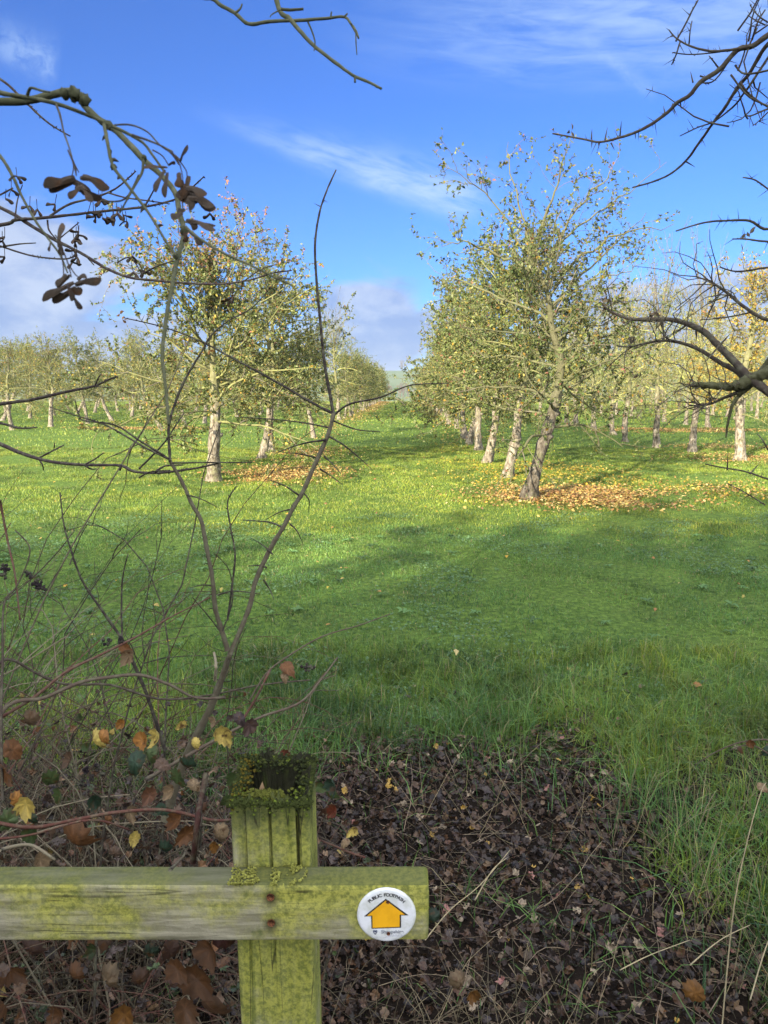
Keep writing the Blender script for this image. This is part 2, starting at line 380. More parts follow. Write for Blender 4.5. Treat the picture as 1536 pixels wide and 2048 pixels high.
    for i in range(shoots):    # upright water shoots at the top
        q, dd = at(stem, rg.uniform(.72, 1.0)); a = rg.uniform(0, 6.28); t = rg.uniform(.15, .7)
        p2 = walk(rg, q, (math.cos(a)*t, math.sin(a)*t, 1), shootL*rg.uniform(.5, 1.15), 7, .07, .05)
        br.tube(p2, np.linspace(.011, .0028, 8), 4, GREYTW*rg.uniform(.8, 1.15), cap=False)
        put(p2, leafn*1.2, .25, 1)
        for k2 in range(rg.integers(2, 6)):
            q3, d3 = at(p2, rg.uniform(.25, .9)); u = unit(np.cross(d3, rg.normal(size=3)))
            p3 = walk(rg, q3, d3+u*.6, rg.uniform(.15, .5), 4, .1, .06); br.tube(p3, np.linspace(.0045, .002, 5), 3, GREYTW*rg.uniform(.8, 1.1), cap=False)
            put(p3, leafn, .2, 1)
    for i in range(3):         # low hanging lichened wisps
        q, dd = at(stem, rg.uniform(.28, .42)); a = rg.uniform(0, 6.28)
        p2 = walk(rg, q, (math.cos(a), math.sin(a), .0), rg.uniform(.5, 1.1), 8, .15, -.09)
        br.tube(p2, np.linspace(.009, .002, 9), 4, LICHEN*1.1, cap=False)
        for k2 in range(4):
            q3, d3 = at(p2, rg.uniform(.3, .95)); p3 = walk(rg, q3, d3+rg.normal(size=3)*.5, rg.uniform(.15, .4), 4, .15, -.05); br.tube(p3, np.linspace(.004, .0015, 5), 3, LICHEN*1.15, cap=False)
    nL = len(LP)
    if nL:
        LP = np.array(LP); LD = np.array(LD); nr = rg.normal(size=(nL, 3)); nr[:, 2] += 0.9
        C = leafcols(rg, nL, yel=yel, red=red)*tone
        if redtop:
            a = rg.random(nL) < redtop*ss(.55, 1, LP[:, 2]/LP[:, 2].max()); C[a] = PAL_RED[rg.integers(0, 3, a.sum())]*1.15
        Ls = leafL*rg.uniform(.65, 1.25, nL); lf.leaves(LP, LD, nr, Ls, Ls*rg.uniform(.45, .62, nL), C, fold=.22, curl=.2)
    return tr, br, lf
def stemline(rg, Ht, lean=(0, 0), kink=0.08):
    z = np.linspace(0, Ht, 7); x = lean[0]*z/1.2*np.exp(-z*.25) + np.cumsum(rg.normal(size=7)*kink); y = lean[1]*z/1.2*np.exp(-z*.25)+np.cumsum(rg.normal(size=7)*kink)
    x -= x[0]; y -= y[0]; return np.stack([x, y, z], 1)
def meshes(t3, nm):
    tr, br, lf = t3
    return (tr.mesh('trunk', M['bark_shaded' if nm == 'a' else 'bark']), br.mesh('branches', M['twig'], True), lf.mesh('foliage', M['leaf']) if lf.n else None)
treecount = 0
def put_tree(ms, x, y, rot, sc, label, group, nm='apple_tree', z=None):
    t = thing(nm, label, 'apple tree' if nm == 'apple_tree' else 'tree', (x, y, float(H(x, y)) if z is None else z), group)
    t.rotation_euler = (0, 0, rot); t.scale = (sc, sc, sc)
    for n_, me in zip(('trunk', 'branches', 'foliage'), ms):
        if me is None: continue
        o = bpy.data.objects.new(n_, me); col.objects.link(o); o.parent = t
    return t

# the two hero trees at the head of the rows, stems follow their own lean
base = G(1055, 998); D = 10.55
pp = [G(1055, 998), P(1072, 935, D), P(1095, 860, D+.05), P(1118, 780, D+.1), P(1122, 705, D+.05), P(1098, 655, D), P(1103, 600, D-.05), P(1085, 560, D-.1), P(1070, 530, D-.1)]
lead = np.array(pp) - base
hl = [[(1072, 540), (1040, 480), (985, 405), (945, 365), (885, 328)], [(1066, 530), (1048, 440), (1022, 350), (1016, 280)], [(1072, 530), (1100, 410), (1122, 335), (1142, 262)], [(1080, 540), (1120, 480), (1185, 430), (1255, 385), (1335, 322)],
      [(1100, 590), (1150, 520), (1210, 480), (1280, 455), (1345, 448)], [(1103, 610), (1180, 560), (1240, 545), (1300, 520)], [(1075, 545), (1000, 510), (930, 478), (885, 492)], [(1110, 660), (1180, 600), (1225, 640), (1290, 690)], [(1095, 640), (1010, 600), (930, 560), (880, 545)], [(1078, 545), (1130, 450), (1190, 370), (1232, 345)], [(1112, 700), (1180, 680), (1250, 665), (1310, 650)], [(1100, 620), (1170, 545), (1240, 480), (1295, 425)], [(1118, 760), (1190, 740), (1250, 730), (1300, 760)]]
hl = [[P(a, b_, D+(k%3-1)*.25*i_/3) - base for i_, (a, b_) in enumerate(q)] for k, q in enumerate(hl)]
mhero = meshes(apple(101, lead, limbs=hl, fmax=.9, nscaf=22, spread=1.6, z0=.85, leafn=8.8, tap=.2, elr=38, shoots=5, yel=.06, red=.05, r0=.10, leafL=.052, topsparse=.6, droop=-.03, lat=9, shootL=1.25, twc=np.array([.115, .12, .055]), tone=.78), 'a')  # tone darkens the leaves: crown shade put into their colour
put_tree(mhero, base[0], base[1], 0, 1, 'tallest apple tree with a dark leaning trunk, nearest on the right of the grass aisle', 'apple trees of the aisle rows')
base = G(427, 958); D = 12.75
pp = [base, P(427, 900, D), P(428, 850, D), P(432, 800, D), P(428, 740, D), P(420, 670, D-.1), P(425, 610, D), P(418, 560, D)]
ml = meshes(apple(202, np.array(pp)-base, nscaf=38, spread=2.05, z0=.95, leafn=20, tap=.22, shoots=18, yel=.12, red=.05, r0=.115, leafL=.052, topsparse=.6, redtop=.5, lat=9, shootL=.95, droop=-.03), 'b')
put_tree(ml, base[0], base[1], 0, 1, 'bushy apple tree with an upright pale trunk, nearest on the left of the aisle', 'apple trees of the aisle rows')
PR = []
for s in range(5):
    rg = np.random.default_rng(300+s); PR.append(meshes(apple(300+s, stemline(rg, 3.6, ((.05, -.08, .12, -.32, .06)[s], .05), .045), nscaf=28, spread=1.8, leafn=18, tap=.4, shoots=9, yel=.07, red=.03, r0=.088, leafL=.054, topsparse=.5, shootL=.9), 'l%d' % s))
PB = []
for s in range(4):
    rg = np.random.default_rng(400+s); PB.append(meshes(apple(400+s, stemline(rg, 3.4, ((.05, -.1, .2, 0)[s], .0), .05), nscaf=17, spread=1.35, leafn=6, bare=.3, shoots=20, yel=.25, red=.02, leafL=.045, shootL=2.4, z0=1.0, lat=13, r0=.085, twc=np.array([.36, .37, .12])), 'b%d' % s))
PS = []
for s in range(4):
    rg = np.random.default_rng(500+s); PS.append(meshes(apple(500+s, stemline(rg, 2.9, ((.5, -.5, .2, -.3)[s], .2), .06), nscaf=20, spread=1.65, leafn=10, bare=.05, shoots=8, yel=.18, red=.04, leafL=.052, shootL=1.0, r0=.085, twc=LICHEN*1.3), 's%d' % s))
pyel = meshes(apple(611, stemline(np.random.default_rng(5), 3.6, (.1, 0), .05), nscaf=20, spread=1.3, leafn=10, shoots=8, yel=.72, red=.06, leafL=.058, shootL=.8), 'y')
tr_ = np.random.default_rng(77)
SL = 0.035
# right aisle row
ys_r = [13.4, 15.8, 18.6, 21.2, 23.9]; 
lab_r = ['apple tree with a straight pale trunk, directly behind the leaning right-hand tree', 'apple tree with a crooked foot, third in the right aisle row', 'leafy apple tree fourth in the right aisle row', 'leafy apple tree fifth in the right aisle row', 'leafy apple tree sixth in the right aisle row']
for i, yy in enumerate(ys_r):
    put_tree(PR[(i*2+1) % 5], 1.75+SL*yy + tr_.normal()*.06, yy, tr_.uniform(0, 6.28), tr_.uniform(.97, 1.08), lab_r[i], 'apple trees of the aisle rows')
yy = 26.5
while yy < 84:
    put_tree(PR[tr_.integers(0, 5)], 1.8+SL*yy+tr_.normal()*.08, yy, tr_.uniform(0, 6.28), tr_.uniform(.86, .96)*(1-.004*(yy-26)), 'apple tree far down the row on the right of the grass aisle', 'far apple trees of the right aisle row'); yy += 2.75
# left aisle row
put_tree(PR[3], G(505, 930)[0]+.0, 16.6, 2.6, 1.0, 'apple tree whose trunk leans steeply over the grass, behind the nearest left tree', 'apple trees of the aisle rows')
put_tree(PR[0], G(535, 912)[0], 18.2, 1.0, .95, 'apple tree with short pale trunk just behind the leaning left one', 'apple trees of the aisle rows')
put_tree(PR[2], G(655, 868)[0]-.3, 24.0, 1.0, .8, 'small apple tree midway down the left aisle row', 'apple trees of the aisle rows')
put_tree(PB[1], G(700, 828)[0]-.1, 36.5, 1.0, 1.12, 'taller thin-topped apple tree above the far end of the left row', 'apple trees of the aisle rows')
yy = 37.6
yy = 39.5
while yy < 84:
    put_tree(PR[tr_.integers(0, 5)], -3.4+SL*yy+tr_.normal()*.08, yy, tr_.uniform(0, 6.28), tr_.uniform(.82, .94)*(1-.0035*(yy-37)), 'apple tree far down the row on the left of the grass aisle', 'far apple trees of the left aisle row'); yy += 2.8
# second row right: traced trunk feet, bare-topped
for i, (px, py, k, sc, l) in enumerate([(1250, 882, 0, 1.0, 'bare-topped apple tree left of the pair of pale trunks in the second row'), (1313, 894, 1, 1.06, 'bare-topped apple tree with the thickest upright trunk in the second right row'), (1385, 902, 2, 1.0, 'bare-topped apple tree with a dark-footed slanting trunk in the second right row')]):
    g = G(px, py); put_tree(PB[k], g[0], g[1], 1.3*i, sc, l, 'apple trees of the second right row')
g = G(1470, 925); put_tree(pyel, g[0]+.1, g[1], .4, 1.02, 'apple tree with golden yellow leaves at the right edge', 'apple trees of the second right row')
def row(X0, Y0, Y1, protos, label, group, step=2.8, sc=(.9, 1.1)):
    y_ = Y0 + tr_.uniform(0, 1)
    while y_ < Y1:
        put_tree(protos[tr_.integers(0, len(protos))], X0+SL*y_+tr_.normal()*.15, y_, tr_.uniform(0, 6.28), tr_.uniform(*sc), label, group); y_ += step*tr_.uniform(.92, 1.1)
row(6.9, 25, 62, PB, 'bare-topped apple tree far back in the second right row', 'far apple trees of the second right row')
for k, X0 in enumerate((12.2, 17.7, 23.2, 28.8)):
    row(X0, (24, 27, 33, 40)[k], 62, PB+[PS[0]], 'lichened apple tree in the %s right row' % ('third', 'fourth', 'fifth', 'sixth')[k], 'apple trees of the %s right row' % ('third', 'fourth', 'fifth', 'sixth')[k])
for k, X0 in enumerate((-9.4, -14.8, -20.2, -25.6, -31.4)):
    w_ = ('second', 'third', 'fourth', 'fifth', 'sixth')[k]
    row(X0, (27.5, 27.5, 31, 38, 44)[k], 62, PS+[PR[1]], 'sparse-leaved apple tree with a pale trunk in the %s left row' % w_, 'apple trees of the %s left row' % w_)

# ------------------------------------------------------------------ grass and fallen leaves
def fbm(x, y, s, seed=0):
    z = 0; 
    for k in range(4):
        f = s*2**k; z = z + np.sin(x*f*1.3+seed*1.7+k*2.1+1.7*np.sin(y*f*.9+k))*np.cos(y*f*1.1+seed+k*1.3+1.3*np.sin(x*f*.8-k))/2**k
    return z/1.9
def litter_edge(x, y):     # >0 grass, <0 bare litter
    return (y - 3.0 - .34*fbm(x, y, 1.4, 3) - .16*fbm(x, y, 7, 6) + .38*ss(-.1, -.8, x)) + 2.6*np.clip(x-0.62-.12*(y-1.6), 0, 2)*ss(3.6, 1.5, y)*1.3
GPAL = np.array([[.15, .24, .035], [.19, .28, .042], [.11, .19, .035], [.24, .30, .055], [.13, .21, .05]])
def blades(x, y, h, w, seed, pal=GPAL, lean=.5, dry=.04, var=(.75, 1.3)):
    rg = np.random.default_rng(seed); n = len(x); z = H(x, y)
    a = rg.uniform(0, 6.283, n); ln = np.abs(rg.normal(size=n))*lean; a2 = rg.uniform(0, 6.283, n)
    d = np.stack([np.cos(a), np.sin(a), np.zeros(n)], 1); s = np.stack([np.cos(a2), np.sin(a2), np.zeros(n)], 1)*w[:, None]*.5
    b = np.stack([x, y, z-.005], 1); up = np.array([0, 0, 1.0])
    m = b + d*(h*ln*.35)[:, None] + up*(h*.6)[:, None]*(1-.12*ln[:, None]); t = b + d*(h*ln*1.05)[:, None] + up*(h*np.clip(1-.3*ln, .25, 1))[:, None]
    V = np.stack([b-s, b+s, m+s*.8, m-s*.8, t], 1).reshape(-1, 3); o = np.arange(n)[:, None]*5
    C = pal[rg.integers(0, len(pal), n)]*rg.uniform(*var, (n, 1))
    pt = .5+.5*fbm(x, y, .9, 5); p2 = .5+.5*fbm(x, y, 4.5, 8); p3 = ss(.1, .45, fbm(x, y, 2.3, 14)); p4 = ss(.2, .5, fbm(x, y, .6, 21)); C = C*(0.62+.54*pt[:, None])*(.60+.68*p2[:, None])*(1-.42*p3[:, None]*np.array([[1.1, 1.0, .7]]))*(1+.25*p4[:, None]*np.array([[1.2, .6, .2]]))*np.where(pt[:, None] > .6, [1.12, 1.0, .9], [1, 1, 1])
    dr = rg.random(n) < dry; C[dr] = np.array([.30, .25, .12])*rg.uniform(.5, 1.2, (dr.sum(), 1))
    return V, o+np.array([[0, 1, 2, 3]]), o+np.array([[3, 2, 4]]), np.repeat(C, 5, 0)
gg = Geo(); rg = np.random.default_rng(11)
def scatter(n, y0, y1, rg, extra=1.0, kx=.56):
    u = rg.random(n); y = np.sqrt(y0**2+u*(y1**2-y0**2)); x = rg.uniform(-1, 1, n)*(kx*y+extra); return x, y
def addblades(x, y, h, w, seed, **k):
    V, f4, f3, C = blades(x, y, h, w, seed, **k); n0 = gg.n
    gg.V.append(V); gg.C.append(C); gg.F[4].append(f4+n0); gg.F[3].append(f3+n0); gg.n += len(V)
# near tufted sward
x, y = scatter(230000, 1.5, 8.5, rg); e = litter_edge(x, y); tuft = np.clip(.5+.6*fbm(x, y, 3.2, 9), 0, 1)
keep = (e > 0) | (rg.random(len(x)) < .03+.5*np.exp(np.minimum(e, 0)/.12)); keep &= (rg.random(len(x)) < .45+.6*tuft) ; keep |= (y < 2.15) & (x > -.05) & (rg.random(len(x)) < .22*(.3+np.clip(fbm(x, y, 2.6, 17)+.3, 0, 1))); keep &= ~((x < -.55) & (y < 2.6) & (rg.random(len(x)) < .6))
x, y, tuft, e = x[keep], y[keep], tuft[keep], e[keep]
hm = .020+.075*tuft*ss(4.6, 3.3, y)+.014*tuft + .05*ss(1.6, .8, np.abs(e))*ss(5, 3, y)
addblades(x, y, hm*rg.uniform(.45, 1.6, len(x)), 0.0017+.0024*rg.random(len(x))+.0003*y, 1, lean=1.0, pal=GPAL*np.array([.78, .98, 1.35]), dry=.05)  # bluish palette: cool cast of the foreground shade put into the blades
# overlapping tussocks along the litter edge and down the right side
tx = []; ty = []; th = []
for k in range(430):
    cy = rg.uniform(2.8, 4.3) if k < 300 else rg.uniform(1.6, 3.4); cx = rg.uniform(-2.2, 2.8) if k < 300 else rg.uniform(.75, 2.3)
    if litter_edge(cx, cy) < -.02 : continue
    m = rg.integers(25, 80); r = rg.uniform(.03, .09); tx.append(cx+rg.normal(size=m)*r); ty.append(cy+rg.normal(size=m)*r); th.append(np.full(m, rg.uniform(.06, .135)))
tx = np.concatenate(tx); ty = np.concatenate(ty); th = np.concatenate(th)
addblades(tx, ty, th*rg.uniform(.5, 1.25, len(tx)), .003+.002*rg.random(len(tx)), 2, lean=.95, dry=.07, pal=GPAL*np.array([1.12, 1.08, .95]))
x, y = scatter(330000, 8, 20, rg, 1.5); addblades(x, y, (.032+.03*np.clip(fbm(x, y, 2, 4), 0, 1))*rg.uniform(.5, 1.5, len(x)), .003+.0004*y, 3, lean=.9, dry=.015, var=(.88, 1.14), pal=GPAL*np.array([1.14, 1.06, .95]))  # yellowed palette: sunlit warmth put into the blade colour
x, y = scatter(230000, 19, 88, rg, 2.0); addblades(x, y, .055*rg.uniform(.5, 1.5, len(x)), .005+.0007*y, 4, lean=.7, pal=GPAL*np.array([1.1, 1.04, .95]), dry=.01, var=(.92, 1.1))  # far blades tinted warmer too, sunlight painted into the palette
wx, wy = scatter(60000, 3.2, 9.5, rg); kk_ = (fbm(wx, wy, 1.9, 12) > .22) & (litter_edge(wx, wy) > .1); wx, wy = wx[kk_], wy[kk_]; nw = len(wx)
nn_ = rg.normal(size=(nw, 3))*.35+np.array([0, 0, 1]); dd_ = rg.normal(size=(nw, 3))*np.array([1, 1, .3]); Lw = rg.uniform(.010, .026, nw)
gg.leaves(np.stack([wx, wy, H(wx, wy)+rg.uniform(.01, .045, nw)], 1), dd_, nn_, Lw, Lw*.75, np.array([.10, .175, .075])*rg.uniform(.6, 1.4, (nw, 1)), fold=.1, curl=.1)
for _ in range(170):
    wy_ = math.sqrt(rg.uniform(3.1**2, 8.0**2)); wx_ = rg.uniform(-.6, .6)*wy_; m_ = int(rg.integers(5, 10))
    if litter_edge(wx_, wy_) < -.1: continue
    a_ = np.arange(m_)*6.283/m_+rg.normal(size=m_)*.3; L_ = rg.uniform(.035, .075)*rg.uniform(.7, 1.2, m_)
    gg.leaves(np.stack([np.full(m_, wx_), np.full(m_, wy_), np.full(m_, float(H(wx_, wy_))+.018)], 1), np.stack([np.cos(a_), np.sin(a_), rg.uniform(.15, .6, m_)], 1), np.tile([0, 0, 1.], (m_, 1))+rg.normal(size=(m_, 3))*.15, L_, L_*rg.uniform(.3, .45), np.array([[.085, .16, .05]])*rg.uniform(.6, 1.5)*np.ones((m_, 1)), fold=.2, curl=.3)
tag(gg.build('grass', M['blade'], smooth=False), 'green grass of the orchard floor and the ragged verge', 'grass', kind='stuff')

def flatleaves(g, x, y, L, C, rg, lift=.02, tilt=.35):
    n = len(x); pos = np.stack([x, y, H(x, y)+lift*rg.random(n)+.004], 1); a = rg.uniform(0, 6.283, n)
    d = np.stack([np.cos(a), np.sin(a), rg.normal(size=n)*tilt], 1); nr = np.stack([rg.normal(size=n)*tilt, rg.normal(size=n)*tilt, np.ones(n)], 1)
    g.leaves(pos, d, nr, L, L*rg.uniform(.5, .75, n), C, fold=.15, curl=.2)
ORG = np.array([[.36, .20, .06], [.42, .29, .09], [.28, .14, .05], [.45, .35, .15], [.19, .10, .045], [.38, .28, .08]])
def patch(name, cx, cy, rx, ry, n, label, seed, pal=ORG, L=.05, rot=0, group=None):
    rg = np.random.default_rng(seed); r = np.sqrt(rg.random(n))*(1+.35*rg.normal(size=n)); a = rg.uniform(0, 6.283, n)
    x = cx+rx*r*np.cos(a); y = cy+ry*r*np.sin(a)+rot*(x-cx); k = fbm(x, y, 1.6, seed) > -.35; x, y = x[k], y[k]
    g = Geo(); m = len(x); flatleaves(g, x, y, L*rg.uniform(.6, 1.3, m), pal[rg.integers(0, len(pal), m)]*rg.uniform(.7, 1.2, (m, 1)), rg, .06)
    return tag(g.build(name, M['dryleaf']), label, 'fallen leaves', group, 'stuff')
patch('fallen_leaves', 2.9, 11.0, 1.35, 1.05, 7000, 'orange and yellow fallen leaves under the leaning right tree', 1)
patch('fallen_leaves', 3.2, 13.6, 1.6, 2.0, 2200, 'yellow fallen leaves behind the leaning right tree', 2, PAL_YEL)
patch('fallen_leaves', 5.2, 11.4, 2.2, 1.0, 1500, 'scattered yellow leaves between the two right rows', 3, np.vstack([PAL_YEL, ORG]))
patch('fallen_leaves', -1.9, 14.0, 1.2, 1.3, 4200, 'orange fallen leaves right of the nearest left trunk', 4)
patch('fallen_leaves', -1.9, 18.0, 1.0, 1.8, 1500, 'orange fallen leaves by the leaning left trunk', 14)
patch('fallen_leaves', 8.4, 16.5, 2.0, 1.4, 2500, 'brown and yellow fallen leaves under the golden tree', 5)
patch('fallen_leaves', 9.4, 20.5, 1.6, 1.2, 1500, 'orange fallen leaves under the bare-topped trees', 6)
patch('fallen_leaves', 11.0, 27.5, 3.0, 1.3, 3200, 'bright orange band of fallen leaves behind the second right row', 7, ORG*1.1, .07)
patch('fallen_leaves', -9.5, 29.5, 2.4, 1.0, 2500, 'orange fallen leaves beneath the slanting left background tree', 8, ORG, .07)
g = Geo(); rg = np.random.default_rng(21)    # strips down both aisle rows
n = 8000; y = np.sqrt(rg.uniform(20**2, 86**2, n)); sd_ = rg.random(n) < .5
x = np.where(sd_, -3.1+SL*y+rg.normal(size=n)*.5, 1.9+SL*y+rg.normal(size=n)*.5)
flatleaves(g, x, y, .05+.001*y*rg.uniform(.6, 1.3, n), ORG[rg.integers(0, 6, n)]*rg.uniform(.8, 1.2, (n, 1)), rg, .07)
n = 800; x, y = scatter(n, 3.3, 22, rg); flatleaves(g, x, y, .045*rg.uniform(.6, 1.3, n), np.vstack([ORG, PAL_YEL])[rg.integers(0, 9, n)], rg, .05)
n = 500; y = rg.uniform(13, 24, n); x = 1.1+SL*y+rg.normal(size=n)*.55; flatleaves(g, x, y, .05*rg.uniform(.6, 1.3, n), PAL_YEL[rg.integers(0, 3, n)], rg, .05)
tag(g.build('fallen_leaves', M['dryleaf']), 'yellow and brown leaves scattered over the grass aisle and row edges', 'fallen leaves', kind='stuff')

# foreground litter: lobed brown leaves, wet and curled
LIT = np.array([1.08, 1.0, .8])*np.array([[.055, .032, .022], [.085, .050, .034], [.035, .022, .018], [.12, .075, .05], [.17, .115, .075], [.06, .045, .045], [.028, .02, .018], [.10, .05, .025]])
def lobed(g, pos, L, C, rg, tilt=.4):
    k = 14; prof = np.array([.12, .55, .42, .85, .5, .95, .62, 1.0, .62, .95, .5, .85, .42, .55]); an = np.linspace(0, 2*math.pi, k, endpoint=False) + math.pi
    n = len(pos); a = rg.uniform(0, 6.283, n); nrm = np.stack([rg.normal(size=n)*tilt, rg.normal(size=n)*tilt, np.ones(n)], 1); nrm /= np.linalg.norm(nrm, axis=1, keepdims=True)
    d = np.stack([np.cos(a), np.sin(a), np.zeros(n)], 1); s = np.cross(nrm, d); s /= np.linalg.norm(s, axis=1, keepdims=True); d = np.cross(s, nrm)
    bl = rg.random((n, 1))**.6; pr = (prof[None, :]*(1-bl)+.72*bl)*rg.uniform(.75, 1.2, (n, k))*.5*L[:, None]; wd = rg.uniform(.6, 1.0, (n, 1)); cu = rg.uniform(-.5, 1.3, (n, 1))
    U = pr*np.cos(an)[None]; W = pr*np.sin(an)[None]*wd; Z = cu*(pr**2)/L[:, None]*1.3 + rg.normal(size=(n, k))*.05*L[:, None]
    V = pos[:, None, :] + U[..., None]*d[:, None] + W[..., None]*s[:, None] + Z[..., None]*nrm[:, None]
    V = np.concatenate([pos[:, None, :], V], 1).reshape(-1, 3); o = np.arange(n)[:, None, None]*(k+1)
    j = np.arange(k); F = np.stack([np.zeros(k, int), 1+j, 1+(j+1) % k], -1)[None]; F = (o+F).reshape(-1, 3)
    g.V.append(V); g.F[3].append(F+g.n); g.C.append(np.repeat(C, k+1, 0)); g.n += len(V)
g = Geo(); rg = np.random.default_rng(31); n = 30000
y = np.sqrt(rg.uniform(1.0**2, 3.9**2, n)); x = rg.uniform(-1, 1, n)*(.56*y+.9); e = litter_edge(x, y); k = (e < .05) | (rg.random(n) < .10*ss(1.0, 0, e)); x, y = x[k], y[k]; n = len(x)
C = LIT[rg.integers(0, 8, n)]*rg.uniform(.3, .92, (n, 1)); u = rg.random(n); a = u < .035; C[a] = np.array([.34, .26, .17])*rg.uniform(.6, 1.1, (a.sum(), 1)); a = (u > .05) & (u < .062); C[a] = np.array([.42, .26, .05]); a = (u > .062) & (u < .072); C[a] = np.array([.33, .15, .12])
lobed(g, np.stack([x, y, H(x, y)+.003+.035*rg.random(n)], 1), rg.uniform(.015, .052, n), C, rg, .7)
nf = 26000; fy = np.sqrt(rg.uniform(1.0, 3.6**2, nf)); fx = rg.uniform(-1, 1, nf)*(.56*fy+.8); kf = litter_edge(fx, fy) < .1; fx, fy = fx[kf], fy[kf]; nf = len(fx); Lf = rg.uniform(.005, .018, nf)
g.leaves(np.stack([fx, fy, H(fx, fy)+.002+.022*rg.random(nf)], 1), rg.normal(size=(nf, 3))*np.array([1, 1, .4]), rg.normal(size=(nf, 3))*.5+np.array([0, 0, 1]), Lf, Lf*rg.uniform(.2, .7, nf), LIT[rg.integers(0, 8, nf)]*rg.uniform(.3, 1.5, (nf, 1)), fold=.3, curl=.2)
tag(g.build('leaf_litter', M['litter'], smooth=False), 'dark brown wet leaf litter on the bare ground before the grass', 'leaf litter', kind='stuff')
g = Geo()      # dead stalks
for k in range(2300):
    py_ = math.sqrt(rg.uniform(1.0, 3.4**2)); px_ = rg.uniform(-1, 1)*(.56*py_+.6)
    if litter_edge(px_, py_) > .25 and rg.random() < .75: continue
    upv = rg.uniform(-.05, .25) if rg.random() < .75 else rg.uniform(.3, 1.2)
    q = walk(rg, (px_, py_, .015), (rg.normal(), rg.normal(), upv), rg.uniform(.06, .30), 5, .12, -.06)
    q[:, 2] = np.maximum(q[:, 2], .006); c = np.array([.26, .20, .13])*rg.uniform(.25, 1.25)*np.array([1, rg.uniform(.9, 1), 1])
    g.tube(q, np.linspace(.0011, .0005, 6)*rg.uniform(.6, 1.5), 3, c)
for k in range(240):   # right-hand dry bents
    px_ = rg.uniform(.1, 1.7); py_ = rg.uniform(1.5, 2.6) 
    if litter_edge(px_, py_) < -.6: continue
    q = walk(rg, (px_, py_, 0), (rg.normal()*.5, rg.normal()*.3, 1), rg.uniform(.12, .42), 6, .09, -.05); g.tube(q, np.linspace(.0012, .0006, 7), 3, np.array([.30, .24, .13])*rg.uniform(.5, 1.2))
tag(g.build('dead_stalks', M['darktwig']), 'dead grass stalks and small twigs strewn on the leaf litter', 'dead stalks', kind='stuff')

# ------------------------------------------------------------------ fence
ZR_ = CAMH - .6244
def wood(axis):
    def f(b):
        gp = b.n('ShaderNodeNewGeometry'); v = gp.outputs['Position']; x, y, z = b.sep(v)
        gs = (6, 60, 60) if axis == 'x' else (60, 60, 6)
        gr = b.noise(b.scale(v, gs), 1.6, 6, .6, .25); n = b.noise(v, 13, 6, .62); n2 = b.noise(v, 30, 5, .7); n3 = b.noise(v, 170, 4, .7); n4 = b.noise(v, 6.0, 3)
        base = b.mix(b.map(gr, .35, .65), (.17, .155, .10), (.36, .33, .235))
        bias = b.m('ADD', b.m('MULTIPLY', b.map(x, -.13, .0), .16), b.m('MULTIPLY', b.map(z, ZR_-.03, ZR_-.07), -.07)) if axis == 'x' else 0.0
        lich = b.mix(b.map(n3, .35, .66), (.15, .165, .022), (.41, .395, .065)) if axis == 'x' else b.mix(b.map(n3, .35, .66), (.12, .14, .016), (.34, .34, .05))
        c = b.mix(b.m('MULTIPLY', b.map(b.m('ADD', bias, b.m('ADD', b.m('MULTIPLY', n, .6), b.m('MULTIPLY', n4, .45))), (.40 if axis == 'x' else .34), (.60 if axis == 'x' else .56)), .85), base, lich)
        c = b.mix(b.m('MULTIPLY', b.map(n2, .54, .72), .6), c, (.065, .085, .018))
        c = b.mix(b.m('MULTIPLY', b.map(n3, .6, .75), .45), c, (.045, .045, .018))
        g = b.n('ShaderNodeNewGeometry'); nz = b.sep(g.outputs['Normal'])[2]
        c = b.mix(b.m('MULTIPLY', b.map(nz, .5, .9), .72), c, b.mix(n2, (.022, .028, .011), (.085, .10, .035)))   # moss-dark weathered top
        if axis == 'x':
            ed = b.map(x, .048, .062); c = b.mix(b.m('MULTIPLY', ed, b.map(n2, .3, .6)), c, (.10, .12, .016))
            for (nx, nz_) in ((-.145, ZR_-.0175), (-.145, ZR_-.054)):
                d = b.m('SQRT', b.m('ADD', b.m('POWER', b.m('SUBTRACT', x, nx-.0), 2.0), b.m('POWER', b.m('MULTIPLY', b.m('SUBTRACT', z, nz_-.003), .9), 2.0)))
                c = b.mix(b.m('MULTIPLY', b.map(b.m('ADD', d, b.m('MULTIPLY', n2, .012)), .022, .008), .85), c, (.035, .03, .014))
        else:
            t = b.map(b.m('ADD', z, b.m('MULTIPLY', n2, .05)), 1.03, 1.085); c = b.mix(b.m('MULTIPLY', t, .8), c, (.03, .04, .014))
            hol = b.m('MULTIPLY', b.m('MULTIPLY', b.map(y, .896, .902), b.map(z, .99, 1.01)), b.map(x, -.0995, -.1015)); c = b.mix(b.m('MULTIPLY', hol, .9), c, (.014, .013, .008))
            c = b.mix(b.m('MULTIPLY', b.map(b.noise(b.scale(v, (70, 70, 5)), 1.0, 4, .6), .56, .7), .55), c, (.055, .075, .012))
        ck = b.noise(b.scale(v, (2.2, 30, 55) if axis == 'x' else (55, 30, 2.2)), 1.0, 2, .4, .1); ckm = b.m('MULTIPLY', b.map(b.m('ABSOLUTE', b.m('SUBTRACT', ck, .5)), .012, .002), b.map(n4, .48, .58)); c = b.mix(b.m('MULTIPLY', ckm, .8), c, (.02, .018, .01))
        return princ(b, c, .88, b.bump(b.m('ADD', b.m('MULTIPLY', gr, .8), b.m('MULTIPLY', n3, .5)), .7, .003), .2)
    return f
M['railwood'] = material('lichened rail', wood('x')); M['postwood'] = material('lichened post', wood('z'))
